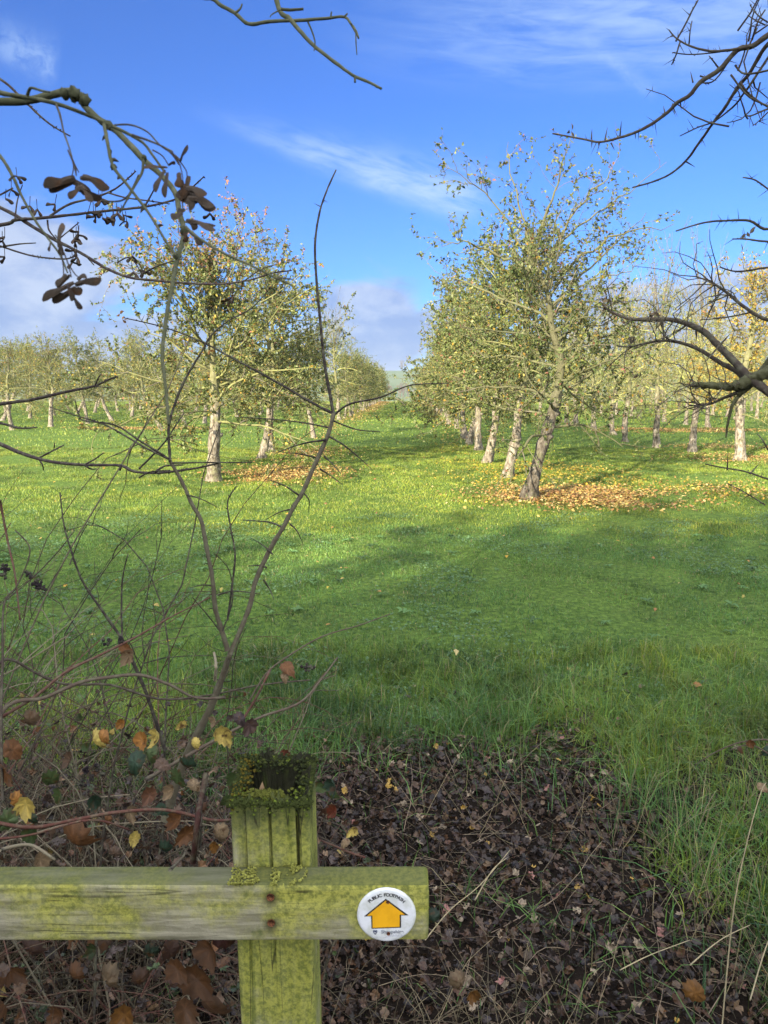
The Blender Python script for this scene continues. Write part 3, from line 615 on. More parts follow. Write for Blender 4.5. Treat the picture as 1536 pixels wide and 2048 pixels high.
def flat(name, c, rough=.5, spec=.4, nz=None):
    def f(b):
        if nz is None: return princ(b, c, rough, None, spec)
        g = b.n('ShaderNodeNewGeometry'); n = b.noise(g.outputs['Position'], nz[0], 5, .65)
        return princ(b, b.mix(b.map(n, .35, .68), c, nz[1]), rough, b.bump(n, .4, .001), spec)
    M[name] = material(name, f)
flat('rust', (.20, .075, .03), .85, .2, (500, (.05, .02, .012)))
def grain_box(x0, x1, y0, y1, z0, z1, nx, ny, nz, bev=.004, seed=1, amp=.0012, along='x'):
    """box of fine faces with rounded arrises and grain-worn surfaces"""
    rg = np.random.default_rng(seed); g = Geo()
    def face(o, u, v, nu, nv):
        U, Vv = np.meshgrid(np.linspace(0, 1, nu+1), np.linspace(0, 1, nv+1)); pts = o+U[..., None]*u+Vv[..., None]*v; pts = pts.reshape(-1, 3)
        i = np.arange(nv)[:, None]*(nu+1); j = np.arange(nu)[None, :]; F = np.stack([i+j, i+j+1, i+nu+2+j, i+nu+1+j], -1).reshape(-1, 4); return pts, F
    A = np.array; X = A([x1-x0, 0, 0]); Y = A([0, y1-y0, 0]); Z = A([0, 0, z1-z0]); O = A([x0, y0, z0])
    cx, cy, cz = (x0+x1)/2, (y0+y1)/2, (z0+z1)/2; hx, hy, hz = (x1-x0)/2, (y1-y0)/2, (z1-z0)/2
    for o, u, v, nu, nv in ((O, X, Z, nx, nz), (O+Y, Z, X, nz, nx), (O, Z, Y, nz, ny), (O+X, Y, Z, ny, nz), (O, Y, X, ny, nx), (O+Z, X, Y, nx, ny)):
        pts, F = face(o, u, v, nu, nv); q = pts-A([cx, cy, cz]); h = A([hx, hy, hz])
        ins = np.clip(q, -(h-bev), h-bev); dd = q-ins; ln = np.linalg.norm(dd, axis=1, keepdims=True); q = ins+np.where(ln > 1e-9, dd/np.maximum(ln, 1e-9)*np.minimum(ln, bev), 0)
        pts = q+A([cx, cy, cz]); f = fbm(pts[:, 0]*(3 if along == 'x' else 40), pts[:, 2]*(40 if along == 'x' else 3)+pts[:, 1]*30, 2.0, seed)
        nrm = q/h; nrm = nrm*(np.abs(nrm) > .96); pts = pts+nrm*(f*amp)[:, None]
        g.add(pts, F)
    return g
ZT, ZB = .978, .897
ZR = CAMH - .6244
fence = thing('wooden_fence', 'lichen-covered timber rail fixed across a mossy square post', 'fence', (-.15, .93, 0))
g = grain_box(-1.9, .0575, .850, .889, ZR-.081, ZR, 420, 10, 24, .0045, 3, .0011, 'x')
rail = g.build('rail', M['railwood'], fence)
# the end arris is worn: handled by bevel; post with split and hollow top
def post():
    n = 160; zs = np.concatenate([np.linspace(-.3, .8, 20), np.linspace(.82, 1.066, 34)]); x0, x1, y0, y1 = -.2005, -.0965, .8905, .982
    per = []
    for k in range(n):
        s = k/n*4; 
        if s < 1: per.append((x0+(x1-x0)*s, y0))
        elif s < 2: per.append((x1, y0+(y1-y0)*(s-1)))
        elif s < 3: per.append((x1-(x1-x0)*(s-2), y1))
        else: per.append((x0, y1-(y1-y0)*(s-3)))
    per = np.array(per); c = np.array([(x0+x1)/2, (y0+y1)/2]); q = per-c; h = np.array([(x1-x0)/2, (y1-y0)/2]); bev = .007
    ins = np.clip(q, -(h-bev), h-bev); dd = q-ins; ln = np.linalg.norm(dd, axis=1, keepdims=True); q = ins+np.where(ln > 1e-9, dd/np.maximum(ln, 1e-9)*np.minimum(ln, bev), 0)
    V = []; rgp = np.random.default_rng(5); edge = np.convolve(rgp.normal(size=n), np.ones(5)/5, 'same')*.004
    # vertical splits (checks) cut into the faces
    for z in zs:
        t = ss(.75, 1.066, z); inn = np.zeros(n)
        for (kk, dep) in ((7, .008), (20, .006), (34, .020), (35, .034), (63, .01), (150, .01)):
            inn[kk] += dep*ss(.72 if kk not in (34, 35) else .93, 1.0, z)
        r = q*(1-inn[:, None]/.05); r = r*(1+.010*fbm(np.abs(np.arange(n)-80)*.4, np.full(n, z*7), 1.0, 4))[:, None]
        zz = z + (edge+.016*ss(-.01, .045, q[:, 1])+.004*np.sin(np.arange(n)*.31)-.012*(np.abs(q[:, 0])/h[0])**4*(q[:, 0] < 0))*t*t
        lean = -.010*(z-.9)
        V.append(np.stack([c[0]+r[:, 0]+lean, c[1]+r[:, 1], zz], 1))
    m = len(V)
    # rim then hollow
    for sc, dz in ((.93, .004), (.80, -.004), (.66, -.030), (.4, -.055), (.1, -.06)):
        b = V[m-1].copy(); cc = np.array([c[0]-.0015, c[1]]); b[:, :2] = cc+(b[:, :2]-cc)*sc; b[:, 2] += dz+.004*rgp.normal(size=n)*sc; V.append(b)
    V = np.array(V); g = Geo(); mm = len(V); i = np.arange(mm-1)[:, None]*n; j = np.arange(n)[None]; k = (j+1) % n
    g.add(V.reshape(-1, 3), np.stack([i+j, i+k, i+n+k, i+n+j], -1).reshape(-1, 4)); return g
po = post().build('post', M['postwood'], fence, smooth=False)
def mossm(b):
    g = b.n('ShaderNodeNewGeometry'); n = b.noise(g.outputs['Position'], 320, 4, .7)
    return princ(b, b.mix(n, b.mix(.5, tintnode(b), (.02, .02, .008)), tintnode(b)), .95, b.bump(n, 1.0, .003), .1)
M['moss'] = material('moss', mossm)
def clump(g, p, r, C, rg, sq=.7, sub=7):
    """lumpy cushion"""
    th = np.linspace(0, math.pi, sub)[:, None]; ph = np.linspace(0, 2*math.pi, sub*2, endpoint=False)[None]
    rr = r*(1+.22*rg.normal(size=(sub, sub*2))); X = rr*np.sin(th)*np.cos(ph); Y = rr*np.sin(th)*np.sin(ph); Z = rr*np.cos(th)*sq*np.ones_like(ph)
    V = np.stack([X, Y, Z], -1).reshape(-1, 3)+p; m = sub*2; i = np.arange(sub-1)[:, None]*m; j = np.arange(m)[None]; k = (j+1) % m
    g.add(V, np.stack([i+j, i+k, i+m+k, i+m+j], -1).reshape(-1, 4), C)
rg = np.random.default_rng(41); g = Geo()
x0, x1, y0, y1 = -.202, -.098, .890, .984; top = 1.066
for k in range(150):
    s_ = k/150*4; p = (x0+(x1-x0)*s_, y0+.004) if s_ < 1 else ((x1-.004, y0+(y1-y0)*(s_-1)) if s_ < 2 else ((x1-(x1-x0)*(s_-2), y1-.004) if s_ < 3 else (x0+.004, y1-(y1-y0)*(s_-3))))
    fr = (p[1]-y0)/(y1-y0); clump(g, np.array([p[0], p[1], top-.003+.015*ss(.1, .9, fr)+rg.normal()*.0015]), rg.uniform(.004, .0065), np.array([.055, .07, .018])*rg.uniform(.7, 1.2), rg, .8, 8)
for k in range(3600):
    s = rg.random()*4; dd = abs(rg.normal())*.009
    if s < 1: p = (x0+(x1-x0)*s, y0+dd)
    elif s < 2: p = (x1-dd, y0+(y1-y0)*(s-1))
    elif s < 3: p = (x1-(x1-x0)*(s-2), y1-dd)
    else: p = (x0+dd, y1-(y1-y0)*(s-3))
    fr = (p[1]-y0)/(y1-y0); zz = top-.003+.016*ss(.1, .9, fr)+rg.normal()*.003 - (.016*rg.random() if rg.random() < .35 else 0)
    bright = rg.random() < (.40 if fr < .3 else .05); C = np.array([.16, .21, .03]) if bright else (np.array([.075, .09, .025]) if rg.random() < .45 else np.array([.035, .045, .018]))
    if s > 3 and rg.random() < .5: C = np.array([.17, .13, .02])
    clump(g, np.array([p[0], p[1], zz]), rg.uniform(.0008, .0021), C*rg.uniform(.7, 1.2), rg, .8, 5)
for k in range(260): clump(g, np.array([-.155+rg.normal()*.011, .900+rg.normal()*.004, top-.001+rg.random()*.009]), rg.uniform(.0012, .003), np.array([.15, .16, .03])*rg.uniform(.6, 1.2), rg, .8, 6)
for k in range(90):
    p = np.array([-.15+rg.uniform(-.03, .022), .945+rg.uniform(-.025, .02), top-.035+rg.random()*.01]); clump(g, p, rg.uniform(.002, .005), np.array([.03, .03, .012]), rg, .6, 6)
g.build('moss', M['moss'], fence, smooth=False)
g = Geo()      # yellow leafy lichen tufts on the rail top by the post
for k in range(1000):
    px_ = rg.choice([-.19, -.177, -.168, -.140, -.116, -.106]) + rg.normal()*.006; yy = rg.uniform(.846, .888) if rg.random() < .7 else .849
    if fbm(px_, yy, 110, 2) < .02 or abs(px_+.15) > .05: continue
    p = np.array([px_, yy, ZR+.0008]); r = rg.uniform(.0009, .0025)
    rim = np.stack([p[0]+r*np.cos(np.arange(7)*.9)*rg.uniform(.6, 1.2, 7), p[1]+r*np.sin(np.arange(7)*.9)*rg.uniform(.6, 1.2, 7), p[2]+rg.uniform(.0, .003, 7)], 1)
    g.add(np.vstack([p, rim]), np.array([[0, q+1, (q+1) % 7+1] for q in range(7)]), np.array([.50, .50, .12])*rg.uniform(.6, 1.15))
g.build('lichen', M['moss'], fence, smooth=False)
for (nx, nz_) in ((-.145, ZR-.0175), (-.145, ZR-.054)):
    g = Geo(); g.tube([(nx, .8485, nz_), (nx, .853, nz_)], [.0048, .0062], 12); g.tube([(nx, .8503, nz_), (nx, .8520, nz_)], [.0072, .0078], 14); g.build('nail', M['rust'], fence)
g = Geo()       # bud-like curled dry leaf in the hollow
for a, L_ in ((-.55, .020), (-.05, .026), (.5, .018), (1.0, .020), (-1.0, .018)):
    d = np.array([math.sin(a), .1, math.cos(a)]); g.leaves(np.array([[-.163, .918, top-.016]]), d[None], np.array([[0., -1, .4]]), [L_], [.011], np.array([[.26, .17, .09]]))
tag(g.build('dry_leaf', M['dryleaf']), 'pale curled dry leaf lying in the hollow top of the mossy post', 'leaf')

# ------------------------------------------------------------------ waymark disc
flat('disc', (.74, .75, .77), .4, .5, (60, (.56, .57, .52))); flat('arrow_yellow', (.83, .42, .015), .45, .4, (60, (.74, .36, .012))); flat('ink', (.022, .02, .022), .5, .3); flat('ink_grey', (.22, .23, .26), .5, .3); flat('ink_pale', (.46, .46, .5), .5, .3); flat('emblem_blue', (.035, .045, .10), .5, .3)
pc = P(773, 1829, 1.0)-np.array([0, 0, CAMH]); tt = .8485/pc[1]; DX, DZ = pc[0]*tt, CAMH+pc[2]*tt; DR = .0378; YF = .8485
sign = thing('waymark_sign', 'round white footpath disc with a yellow arrow nailed on the rail end', 'sign', (DX, YF, DZ))
g = Geo(); n = 72; a = np.arange(n)*2*math.pi/n
rings = [(.0, -.0022), (.80, -.0022), (.93, -.0020), (.985, -.0013), (1.0, .0), (.995, .0014)]
V = []
for r, dy in rings: V.append(np.stack([DX+DR*r*np.cos(a), np.full(n, YF+dy), DZ+DR*r*np.sin(a)], 1))
V = np.concatenate(V); i = np.arange(len(rings)-1)[:, None]*n; j = np.arange(n)[None]; k = (j+1) % n
g.add(V, np.stack([i+j, i+k, i+n+k, i+n+j], -1).reshape(-1, 4)); g.build('disc', M['disc'], sign)
YL = YF-.0022
def poly(name, pts, mat, dy, parent=sign):
    c = np.array(pts, float); me = bpy.data.meshes.new(name); V = [(DX+p[0]*DR, YL-dy, DZ+p[1]*DR) for p in c]+[(DX+p[0]*DR, YL, DZ+p[1]*DR) for p in c]; n = len(c)
    me.from_pydata([tuple(Vector(v)-Vector(parent.location)) for v in V], [], [list(range(n))]+[[q, (q+1) % n, (q+1) % n+n, q+n] for q in range(n)]); me.materials.append(mat); me.update()
    o = bpy.data.objects.new(name, me); col.objects.link(o); o.parent = parent; return o
# coordinates in disc radii, read off the photograph (scale 450 px = 1 radius)
def dp(x, y): return ((x-712)/450, (697-y)/424)
ar = [dp(700, 425), dp(1045, 688), dp(933, 690), dp(935, 888), dp(483, 905), dp(478, 705), dp(368, 708)]
ai = [dp(702, 452), dp(988, 676), dp(912, 680), dp(913, 872), dp(502, 888), dp(497, 692), dp(418, 694)]
poly('arrow_border', ar, M['ink'], .0002); poly('arrow', ai, M['arrow_yellow'], .0004)
def text_geo(items, name, mat, dy=.0003):
    """items: (string, x, z, size, angle) in disc radii -> one mesh part"""
    Vs = []; Fs = []; off = 0
    for s, x, z, size, ang, wx in items:
        cu = bpy.data.curves.new('t', 'FONT'); cu.body = s; cu.size = size*DR; cu.align_x = 'CENTER'; cu.extrude = 0; cu.offset = size*DR*.03
        ob = bpy.data.objects.new('t', cu); col.objects.link(ob); bpy.context.view_layer.update()
        me = bpy.data.meshes.new_from_object(ob.evaluated_get(bpy.context.evaluated_depsgraph_get()))
        for v in me.vertices:
            ux, uy = v.co.x*wx, v.co.y; cx, sx = math.cos(ang), math.sin(ang)
            Vs.append((x*DR+ux*cx-uy*sx, YL-dy-YF, z*DR+ux*sx+uy*cx))
        for p in me.polygons: Fs.append([off+i for i in p.vertices])
        off += len(me.vertices); bpy.data.meshes.remove(me); bpy.data.objects.remove(ob); bpy.data.curves.remove(cu)
    me = bpy.data.meshes.new(name); me.from_pydata(Vs, [], Fs); me.materials.append(mat); o = bpy.data.objects.new(name, me); col.objects.link(o); o.parent = sign; return o
txt = 'PUBLIC FOOTPATH'; wds = {'I': .45, ' ': .75, 'L': .85, 'F': .88, 'T': .9, 'O': 1.12, 'C': 1.05}; tot = sum(wds.get(c, 1.0) for c in txt); span = R(98); it = []; acc = 0
for c in txt:
    w = wds.get(c, 1.0); a = math.pi/2+.01+span/2-span*(acc+w/2)/tot; acc += w
    if c != ' ': it.append((c, .735*math.cos(a), .735*math.sin(a), .165, a-math.pi/2, 1.12))
text_geo(it, 'lettering', M['ink'])
text_geo([('Shropshire', .20, -.66, .175, .01, 1.0)], 'council_name', M['ink_grey'])
text_geo([('COUNCIL', .32, -.76, .085, .01, 1.3)], 'council_caption', M['ink_pale'])
poly('underline', [(-.45, -.80), (.42, -.775), (.42, -.785), (-.45, -.812)], M['ink_pale'], .0003)
poly('crest', [(-.46, -.56), (-.41, -.545), (-.38, -.555), (-.345, -.545), (-.31, -.56), (-.32, -.64), (-.385, -.72), (-.45, -.64)], M['emblem_blue'], .0003)
poly('crest_chevron', [(-.43, -.59), (-.385, -.64), (-.335, -.59), (-.335, -.61), (-.385, -.665), (-.43, -.61)], M['disc'], .0005)
for (u, v) in ((.045, .52), (.065, -.67)):
    g = Geo(); c_ = (DX+u*DR, DZ+v*DR); g.tube([(c_[0], YL-.0017, c_[1]), (c_[0], YL+.0006, c_[1])], [.0019, .0027], 12); g.build('nail', M['rust'], sign)

# ------------------------------------------------------------------ traced woody growth near the camera
def smooth_path(px, n=4):
    px = np.asarray(px, float); m = len(px); out = []
    for i in range(m-1):
        p0 = px[max(i-1, 0)]; p1 = px[i]; p2 = px[i+1]; p3 = px[min(i+2, m-1)]
        for k in range(n):
            t = k/n; out.append(.5*((2*p1)+(-p0+p2)*t+(2*p0-5*p1+4*p2-p3)*t*t+(-p0+3*p1-3*p2+p3)*t**3))
    out.append(px[-1]); return np.array(out)
def trace(g, pts, d0, d1, w0, w1, C, sides=6, n=4, jit=.08, rgx=rng, wob=0.0):
    """polyline read off the photo, given a real depth running d0..d1 and widths w0..w1 (photo px)"""
    q = smooth_path(pts, n); m = len(q); d = np.linspace(d0, d1, m); w = np.linspace(w0, w1, m)
    if wob: d = d + wob*np.sin(np.linspace(0, 5, m)+pts[0][0])
    W = np.array([P(a, b, c) for (a, b), c in zip(q, d)]); g.tube(W, w*.5*d/FPX, sides, C, jitter=jit, rg=rgx); return q, d, W
def thorns(g, W, k, L, C, rg, r=.0011, up=.6):
    for _ in range(k):
        q, t = at(W, rg.uniform(.05, .97)); u = unit(np.cross(t, rg.normal(size=3))); u = unit(u+t*.3); l = L*rg.uniform(.5, 1.4)
        g.tube([q, q+u*l*.5, q+u*l], [r, r*.6, r*.15], 4, C, cap=False)
def buds(g, W, k, C, rg, r=.0016):
    for _ in range(k):
        q, t = at(W, rg.uniform(.02, 1)); u = unit(np.cross(t, rg.normal(size=3))); g.tube([q, q+u*r*1.2, q+u*r*2.6+t*r], [r*.9, r*.8, r*.2], 4, C, cap=False)

def join(g, W, r0, trunk, C, rg=rng):
    a = np.array(trunk, float); b = W[0]; d = unit(W[0]-W[1]); L = np.linalg.norm(a-b); t = np.linspace(0, 1, 9)[:, None]
    c1 = b+d*L*.4; pts = (1-t)**3*b+3*(1-t)**2*t*c1+3*(1-t)*t*t*(a*.6+b*.4)+t**3*a
    g.tube(pts, np.linspace(r0, r0*1.35, 9), 8, C, jitter=.08, rg=rg)
# blackthorn sapling rising from the brambles
SAP = np.array([.095, .078, .052]); SAPD = np.array([.035, .027, .024])
sap = thing('blackthorn_sapling', 'thorny forked blackthorn sapling rising from the brambles left of centre', 'sapling', tuple(G(330, 1560)*[1, 1, 0]))
g = Geo(); th = Geo(); r7 = np.random.default_rng(9)
segs = [
 ([(330, 1640), (370, 1520), (410, 1440), (435, 1380), (448, 1345), (460, 1308)], 1.62, 1.5, 22, 13),
 ([(460, 1308), (485, 1250), (500, 1210), (512, 1160), (545, 1090), (568, 1052), (585, 1018), (605, 985), (625, 940), (655, 872), (667, 828)], 1.5, 1.55, 12, 10),
 ([(667, 828), (660, 790), (650, 735), (641, 650), (633, 560), (630, 490), (638, 430), (652, 385), (672, 340)], 1.55, 1.6, 8.5, 3),
 ([(455, 1300), (440, 1250), (430, 1215), (425, 1160), (412, 1090), (402, 1040), (385, 1010), (362, 960), (340, 922)], 1.5, 1.42, 12, 8),
 ([(340, 922), (337, 860), (346, 818), (370, 760), (405, 700), (425, 668), (460, 640), (505, 615), (545, 570)], 1.42, 1.48, 6.5, 2),
 ([(667, 828), (620, 803), (560, 768), (500, 735), (450, 708), (400, 682), (330, 655), (245, 635)], 1.55, 1.7, 6, 2),
 ([(668, 830), (700, 808), (760, 795), (812, 773), (850, 768), (897, 767)], 1.55, 1.45, 5, 2),
 ([(338, 918), (290, 895), (215, 852), (165, 835), (100, 815)], 1.42, 1.5, 5, 2),
 ([(330, 912), (280, 882), (230, 850), (170, 842), (158, 830), (150, 800)], 1.42, 1.36, 4.5, 2),
 ([(345, 926), (420, 925), (505, 925)], 1.42, 1.47, 4, 2),
 ([(278, 938), (325, 890), (352, 850), (368, 826)], 1.44, 1.42, 4, 2.5),
 ([(455, 1240), (463, 1180), (470, 1110), (462, 1060), (455, 1005), (473, 972)], 1.52, 1.5, 5, 2.5),
 ([(660, 856), (610, 846), (540, 838), (470, 834)], 1.55, 1.6, 4, 1.5),
 ([(668, 842), (700, 855), (725, 861), (760, 863)], 1.55, 1.5, 4, 1.5),
 ([(658, 872), (690, 892), (718, 915), (745, 940)], 1.54, 1.5, 5, 1),
 ([(652, 880), (615, 885), (580, 895), (545, 910)], 1.54, 1.58, 5, 1),
 ([(636, 916), (600, 908), (565, 905)], 1.54, 1.5, 4, 1), ([(648, 912), (665, 928), (682, 948)], 1.54, 1.5, 4, 1), ([(640, 938), (662, 952), (686, 970)], 1.53, 1.5, 4, 1),
 ([(600, 992), (570, 972), (538, 960)], 1.53, 1.5, 5, 1), ([(606, 985), (612, 962), (618, 950)], 1.53, 1.55, 4, 2), ([(606, 985), (618, 1000), (617, 1024)], 1.53, 1.55, 4, 1), ([(585, 1018), (560, 1024), (530, 1040)], 1.53, 1.6, 4, 1),
 ([(566, 1056), (545, 1046), (515, 1042), (480, 1040)], 1.52, 1.58, 5, 1.5), ([(580, 1048), (594, 1062), (606, 1088)], 1.52, 1.5, 4, 1), ([(545, 1108), (525, 1090), (500, 1075)], 1.52, 1.5, 4, 1), ([(533, 1135), (515, 1131), (498, 1132)], 1.52, 1.5, 4, 1),
 ([(374, 990), (400, 997), (438, 1016)], 1.44, 1.4, 4, 1), ([(428, 1172), (405, 1170), (380, 1176)], 1.48, 1.45, 4, 1), ([(436, 1190), (470, 1182), (520, 1188)], 1.49, 1.52, 4, 1.5), ([(527, 1160), (540, 1180), (548, 1200)], 1.52, 1.5, 4, 1),
 ([(445, 1262), (465, 1200), (458, 1140), (428, 1106)], 1.5, 1.45, 3.5, 1.5), ([(440, 1262), (415, 1230), (385, 1195)], 1.5, 1.45, 3.5, 1.5),
 ([(240, 1272), (200, 1215), (165, 1162), (145, 1110), (128, 1050), (120, 985)], 1.5, 1.5, 6, 2.5), ([(139, 1130), (160, 1075), (180, 1040)], 1.5, 1.5, 3, 1.5), ([(244, 1275), (243, 1200), (246, 1150), (256, 1108)], 1.5, 1.5, 4.5, 2.5), ([(330, 1500), (290, 1380), (250, 1290), (240, 1270)], 1.6, 1.5, 9, 6),
]
for pts, a, b_, w0, w1 in segs:
    c = SAP if w0 > 9 else SAPD*1.1
    q, d, W = trace(g, pts, a, b_, w0*(.85 if w0 > 7 else 1), w1*(.85 if w1 > 7 else 1), c, 7 if w0 > 7 else 5, 5, .09, r7, .012)
    if w0 > 5 and len(pts) > 4: thorns(g, W, 5, .022, SAPD, r7, .0012)
    if len(pts) > 4: buds(g, W, int(len(pts)*2.2), c*.7, r7)
g.build('stem', M['darktwig'], sap)
for (px, py) in ((240, 628), (245, 640), (896, 764), (420, 700)):
    p = P(px, py, 1.6); q = Geo()
    for _ in range(3): q.leaves(p[None], r7.normal(size=(1, 3)), r7.normal(size=(1, 3)), [.013], [.006], np.array([[.35, .17, .05]]))
    q.build('leaf_remnant', M['dryleaf'], sap)

# near field maple on the left: mossy twigs with winged seeds
MAP = np.array([.075, .080, .042]); MAPB = np.array([.065, .055, .045]); SEED = np.array([.060, .042, .028])
maple = thing('field_maple', 'field maple on the left whose near mossy twigs carry large brown winged seeds', 'tree', (-1.5, .55, 0))
g = Geo(); r8 = np.random.default_rng(10)
g.tube(walk(r8, (-1.5, .55, -.1), (.03, .02, 1), 3.4, 12, .06), np.linspace(.07, .03, 13), 10, MAPB, jitter=.08, rg=r8)
D0 = .62
near = [
 ([(-1900, 600), (-900, 260), (-400, 190), (0, 202), (60, 200), (105, 190), (150, 183), (168, 210), (200, 240), (228, 258), (262, 292), (288, 320), (322, 350), (350, 385), (358, 420), (368, 465), (360, 500), (350, 540), (343, 580), (335, 620), (327, 680), (325, 720), (333, 790), (337, 850)], .8, .55, 20, 8),
 ([(0, 186), (60, 196), (115, 208), (180, 232), (215, 248), (245, 262), (285, 285), (305, 310), (330, 345)], .64, .6, 11, 6),
 ([(55, 190), (62, 176), (85, 182), (100, 184)], .62, .6, 8, 4),
 ([(208, 248), (215, 285), (226, 332), (255, 370), (300, 430), (330, 480), (352, 512)], .6, .57, 9, 6),
 ([(286, 318), (284, 345), (262, 385), (240, 425)], .6, .6, 8, 4), ([(278, 350), (250, 398), (205, 402)], .6, .62, 5, 4),
 ([(372, 455), (400, 478), (450, 508), (500, 530), (550, 555), (583, 570)], .56, .52, 8, 4), ([(556, 556), (580, 558), (588, 560)], .52, .52, 4, 3),
 ([(230, 250), (262, 250), (295, 264), (322, 292), (350, 310), (362, 322)], .6, .58, 4.5, 3),
 ([(265, 270), (310, 286), (345, 303)], .6, .58, 6, 4),
 ([(-60, 250), (0, 312), (25, 352), (45, 395), (70, 440), (95, 475), (120, 510), (135, 545)], .75, .62, 9, 4), ([(18, 362), (28, 352), (42, 357)], .7, .7, 6, 3),
 ([(112, 208), (120, 230), (128, 265), (140, 300), (148, 330), (152, 350)], .6, .58, 6, 2),
]
for pts, a, b_, w0, w1 in near:
    c = MAP if w0 > 7 else MAPB; q_, d_, W_ = trace(g, pts, a, b_, w0*.82, w1*.8, c*r8.uniform(.85, 1.1), 9, 5, .08, r8)
    if pts[0][0] < -50: join(g, W_, w0*.41*a/FPX, (-1.5, .55, W_[0][2]), c)
for (px, py, w) in ((150, 190, 26), (168, 200, 22), (130, 188, 20), (288, 316, 12), (368, 462, 16), (216, 250, 16), (226, 334, 12), (352, 512, 12)): clump(g, P(px, py, .61), w*.5*.6/FPX, MAP*.75, r8, 1, 7)
buds(g, np.array([P(a_, b2, .61) for a_, b2 in ((208, 248), (226, 332), (300, 430), (352, 512))]), 8, MAPB*.7, r8, .002)
g.build('branch', M['darktwig'], maple)
def wing(g, p, d, nrm, L, W, C):
    d = unit(d); s = unit(np.cross(d, nrm)); n_ = unit(np.cross(s, d)); t = np.linspace(0, 1, 9)
    prof = np.array([.40, .58, .60, .55, .72, .92, 1.0, .84, .30])*W*.5; off = np.array([0, 0, 0, 0, .08, .2, .28, .28, .2])*W
    thick = np.array([.5, 1.1, 1.0, .35, .2, .15, .12, .1, .05])*.0011*L/.03
    cen = p+np.outer(t*L, d)+np.outer(off, s)+np.outer(.10*L*np.sin(t*3), n_)
    V = np.concatenate([cen+np.outer(prof, s), cen+np.outer(thick, n_), cen-np.outer(prof, s), cen-np.outer(thick, n_)]); m = 9; F = []
    for a in range(4):
        b = (a+1) % 4
        for i in range(m-1): F.append((a*m+i, a*m+i+1, b*m+i+1, b*m+i))
    F.append((m-1, 2*m-1, 3*m-1, 4*m-1)); F.append((0, 3*m, 2*m, m)); g.add(V, F, C)
def seedcluster(keys, stalk, name='seed_cluster', depth=.58):
    """keys: (x, y, ex, ey, width px) wing from body point to its tip, photo px"""
    g = Geo()
    for (x, y, ex, ey, w) in keys:
        dz = r8.uniform(-.010, .010); a = P(x, y, depth+dz*.4); b = P(ex, ey, depth+dz); L = np.linalg.norm(b-a)
        b = a+(b-a)*1.08; wing(g, a, b-a, np.array([r8.normal()*.3, -1, r8.normal()*.3]), L*1.08, w*.86*depth/FPX, SEED*r8.uniform(.7, 1.35))
    for pts in stalk: trace(g, pts, depth, depth, 3.2, 2.2, SEED*.9, 5, 4, .02, r8)
    return g.build(name, M['bramble_leaf'], maple, smooth=False)
seedcluster([(150, 355, 94, 376, 26), (150, 360, 105, 385, 22), (165, 352, 216, 372, 22), (160, 356, 205, 362, 20), (150, 375, 200, 392, 20), (160, 370, 186, 400, 18), (160, 372, 143, 398, 16), (140, 360, 180, 380, 24)],
            [[(136, 300), (147, 330), (144, 352)], [(138, 305), (150, 330), (153, 352)], [(140, 310), (158, 345)]])
seedcluster([(148, 565, 92, 602, 20), (152, 575, 112, 606, 22), (150, 570, 198, 556, 20), (140, 550, 118, 575, 14), (132, 548, 116, 572, 12), (155, 560, 168, 548, 14), (145, 590, 165, 612, 17), (135, 570, 150, 590, 26), (128, 590, 160, 575, 20)],
            [[(122, 500), (127, 535), (127, 552)], [(128, 505), (137, 530), (143, 555)], [(135, 525), (150, 548), (160, 556)]])
seedcluster([(118, 495, 122, 450, 15), (118, 480, 128, 508, 15), (101, 485, 100, 502, 7)], [[(110, 470), (118, 480)]], depth=.63)
seedcluster([(335, 335, 290, 338, 11), (338, 330, 348, 322, 9), (330, 340, 315, 382, 17), (335, 345, 333, 392, 14), (360, 325, 373, 292, 9), (357, 345, 363, 372, 20)], [[(305, 300), (325, 312), (338, 332)], [(325, 292), (345, 310), (358, 330)]])
seedcluster([(362, 360, 375, 400, 24), (378, 352, 372, 395, 20), (370, 385, 428, 412, 26), (372, 375, 412, 385, 20), (375, 395, 425, 408, 20), (372, 400, 390, 408, 26), (365, 398, 352, 390, 20), (380, 378, 402, 396, 26)], [[(345, 305), (360, 330), (366, 358)], [(352, 312), (372, 340), (374, 356)]])
seedcluster([(364, 425, 348, 440, 18), (370, 420, 356, 428, 18), (375, 440, 428, 458, 15), (385, 448, 428, 450, 10), (378, 462, 405, 486, 17), (368, 465, 376, 482, 16), (372, 440, 395, 452, 18)], [[(378, 410), (380, 425)], [(365, 405), (366, 425)]])

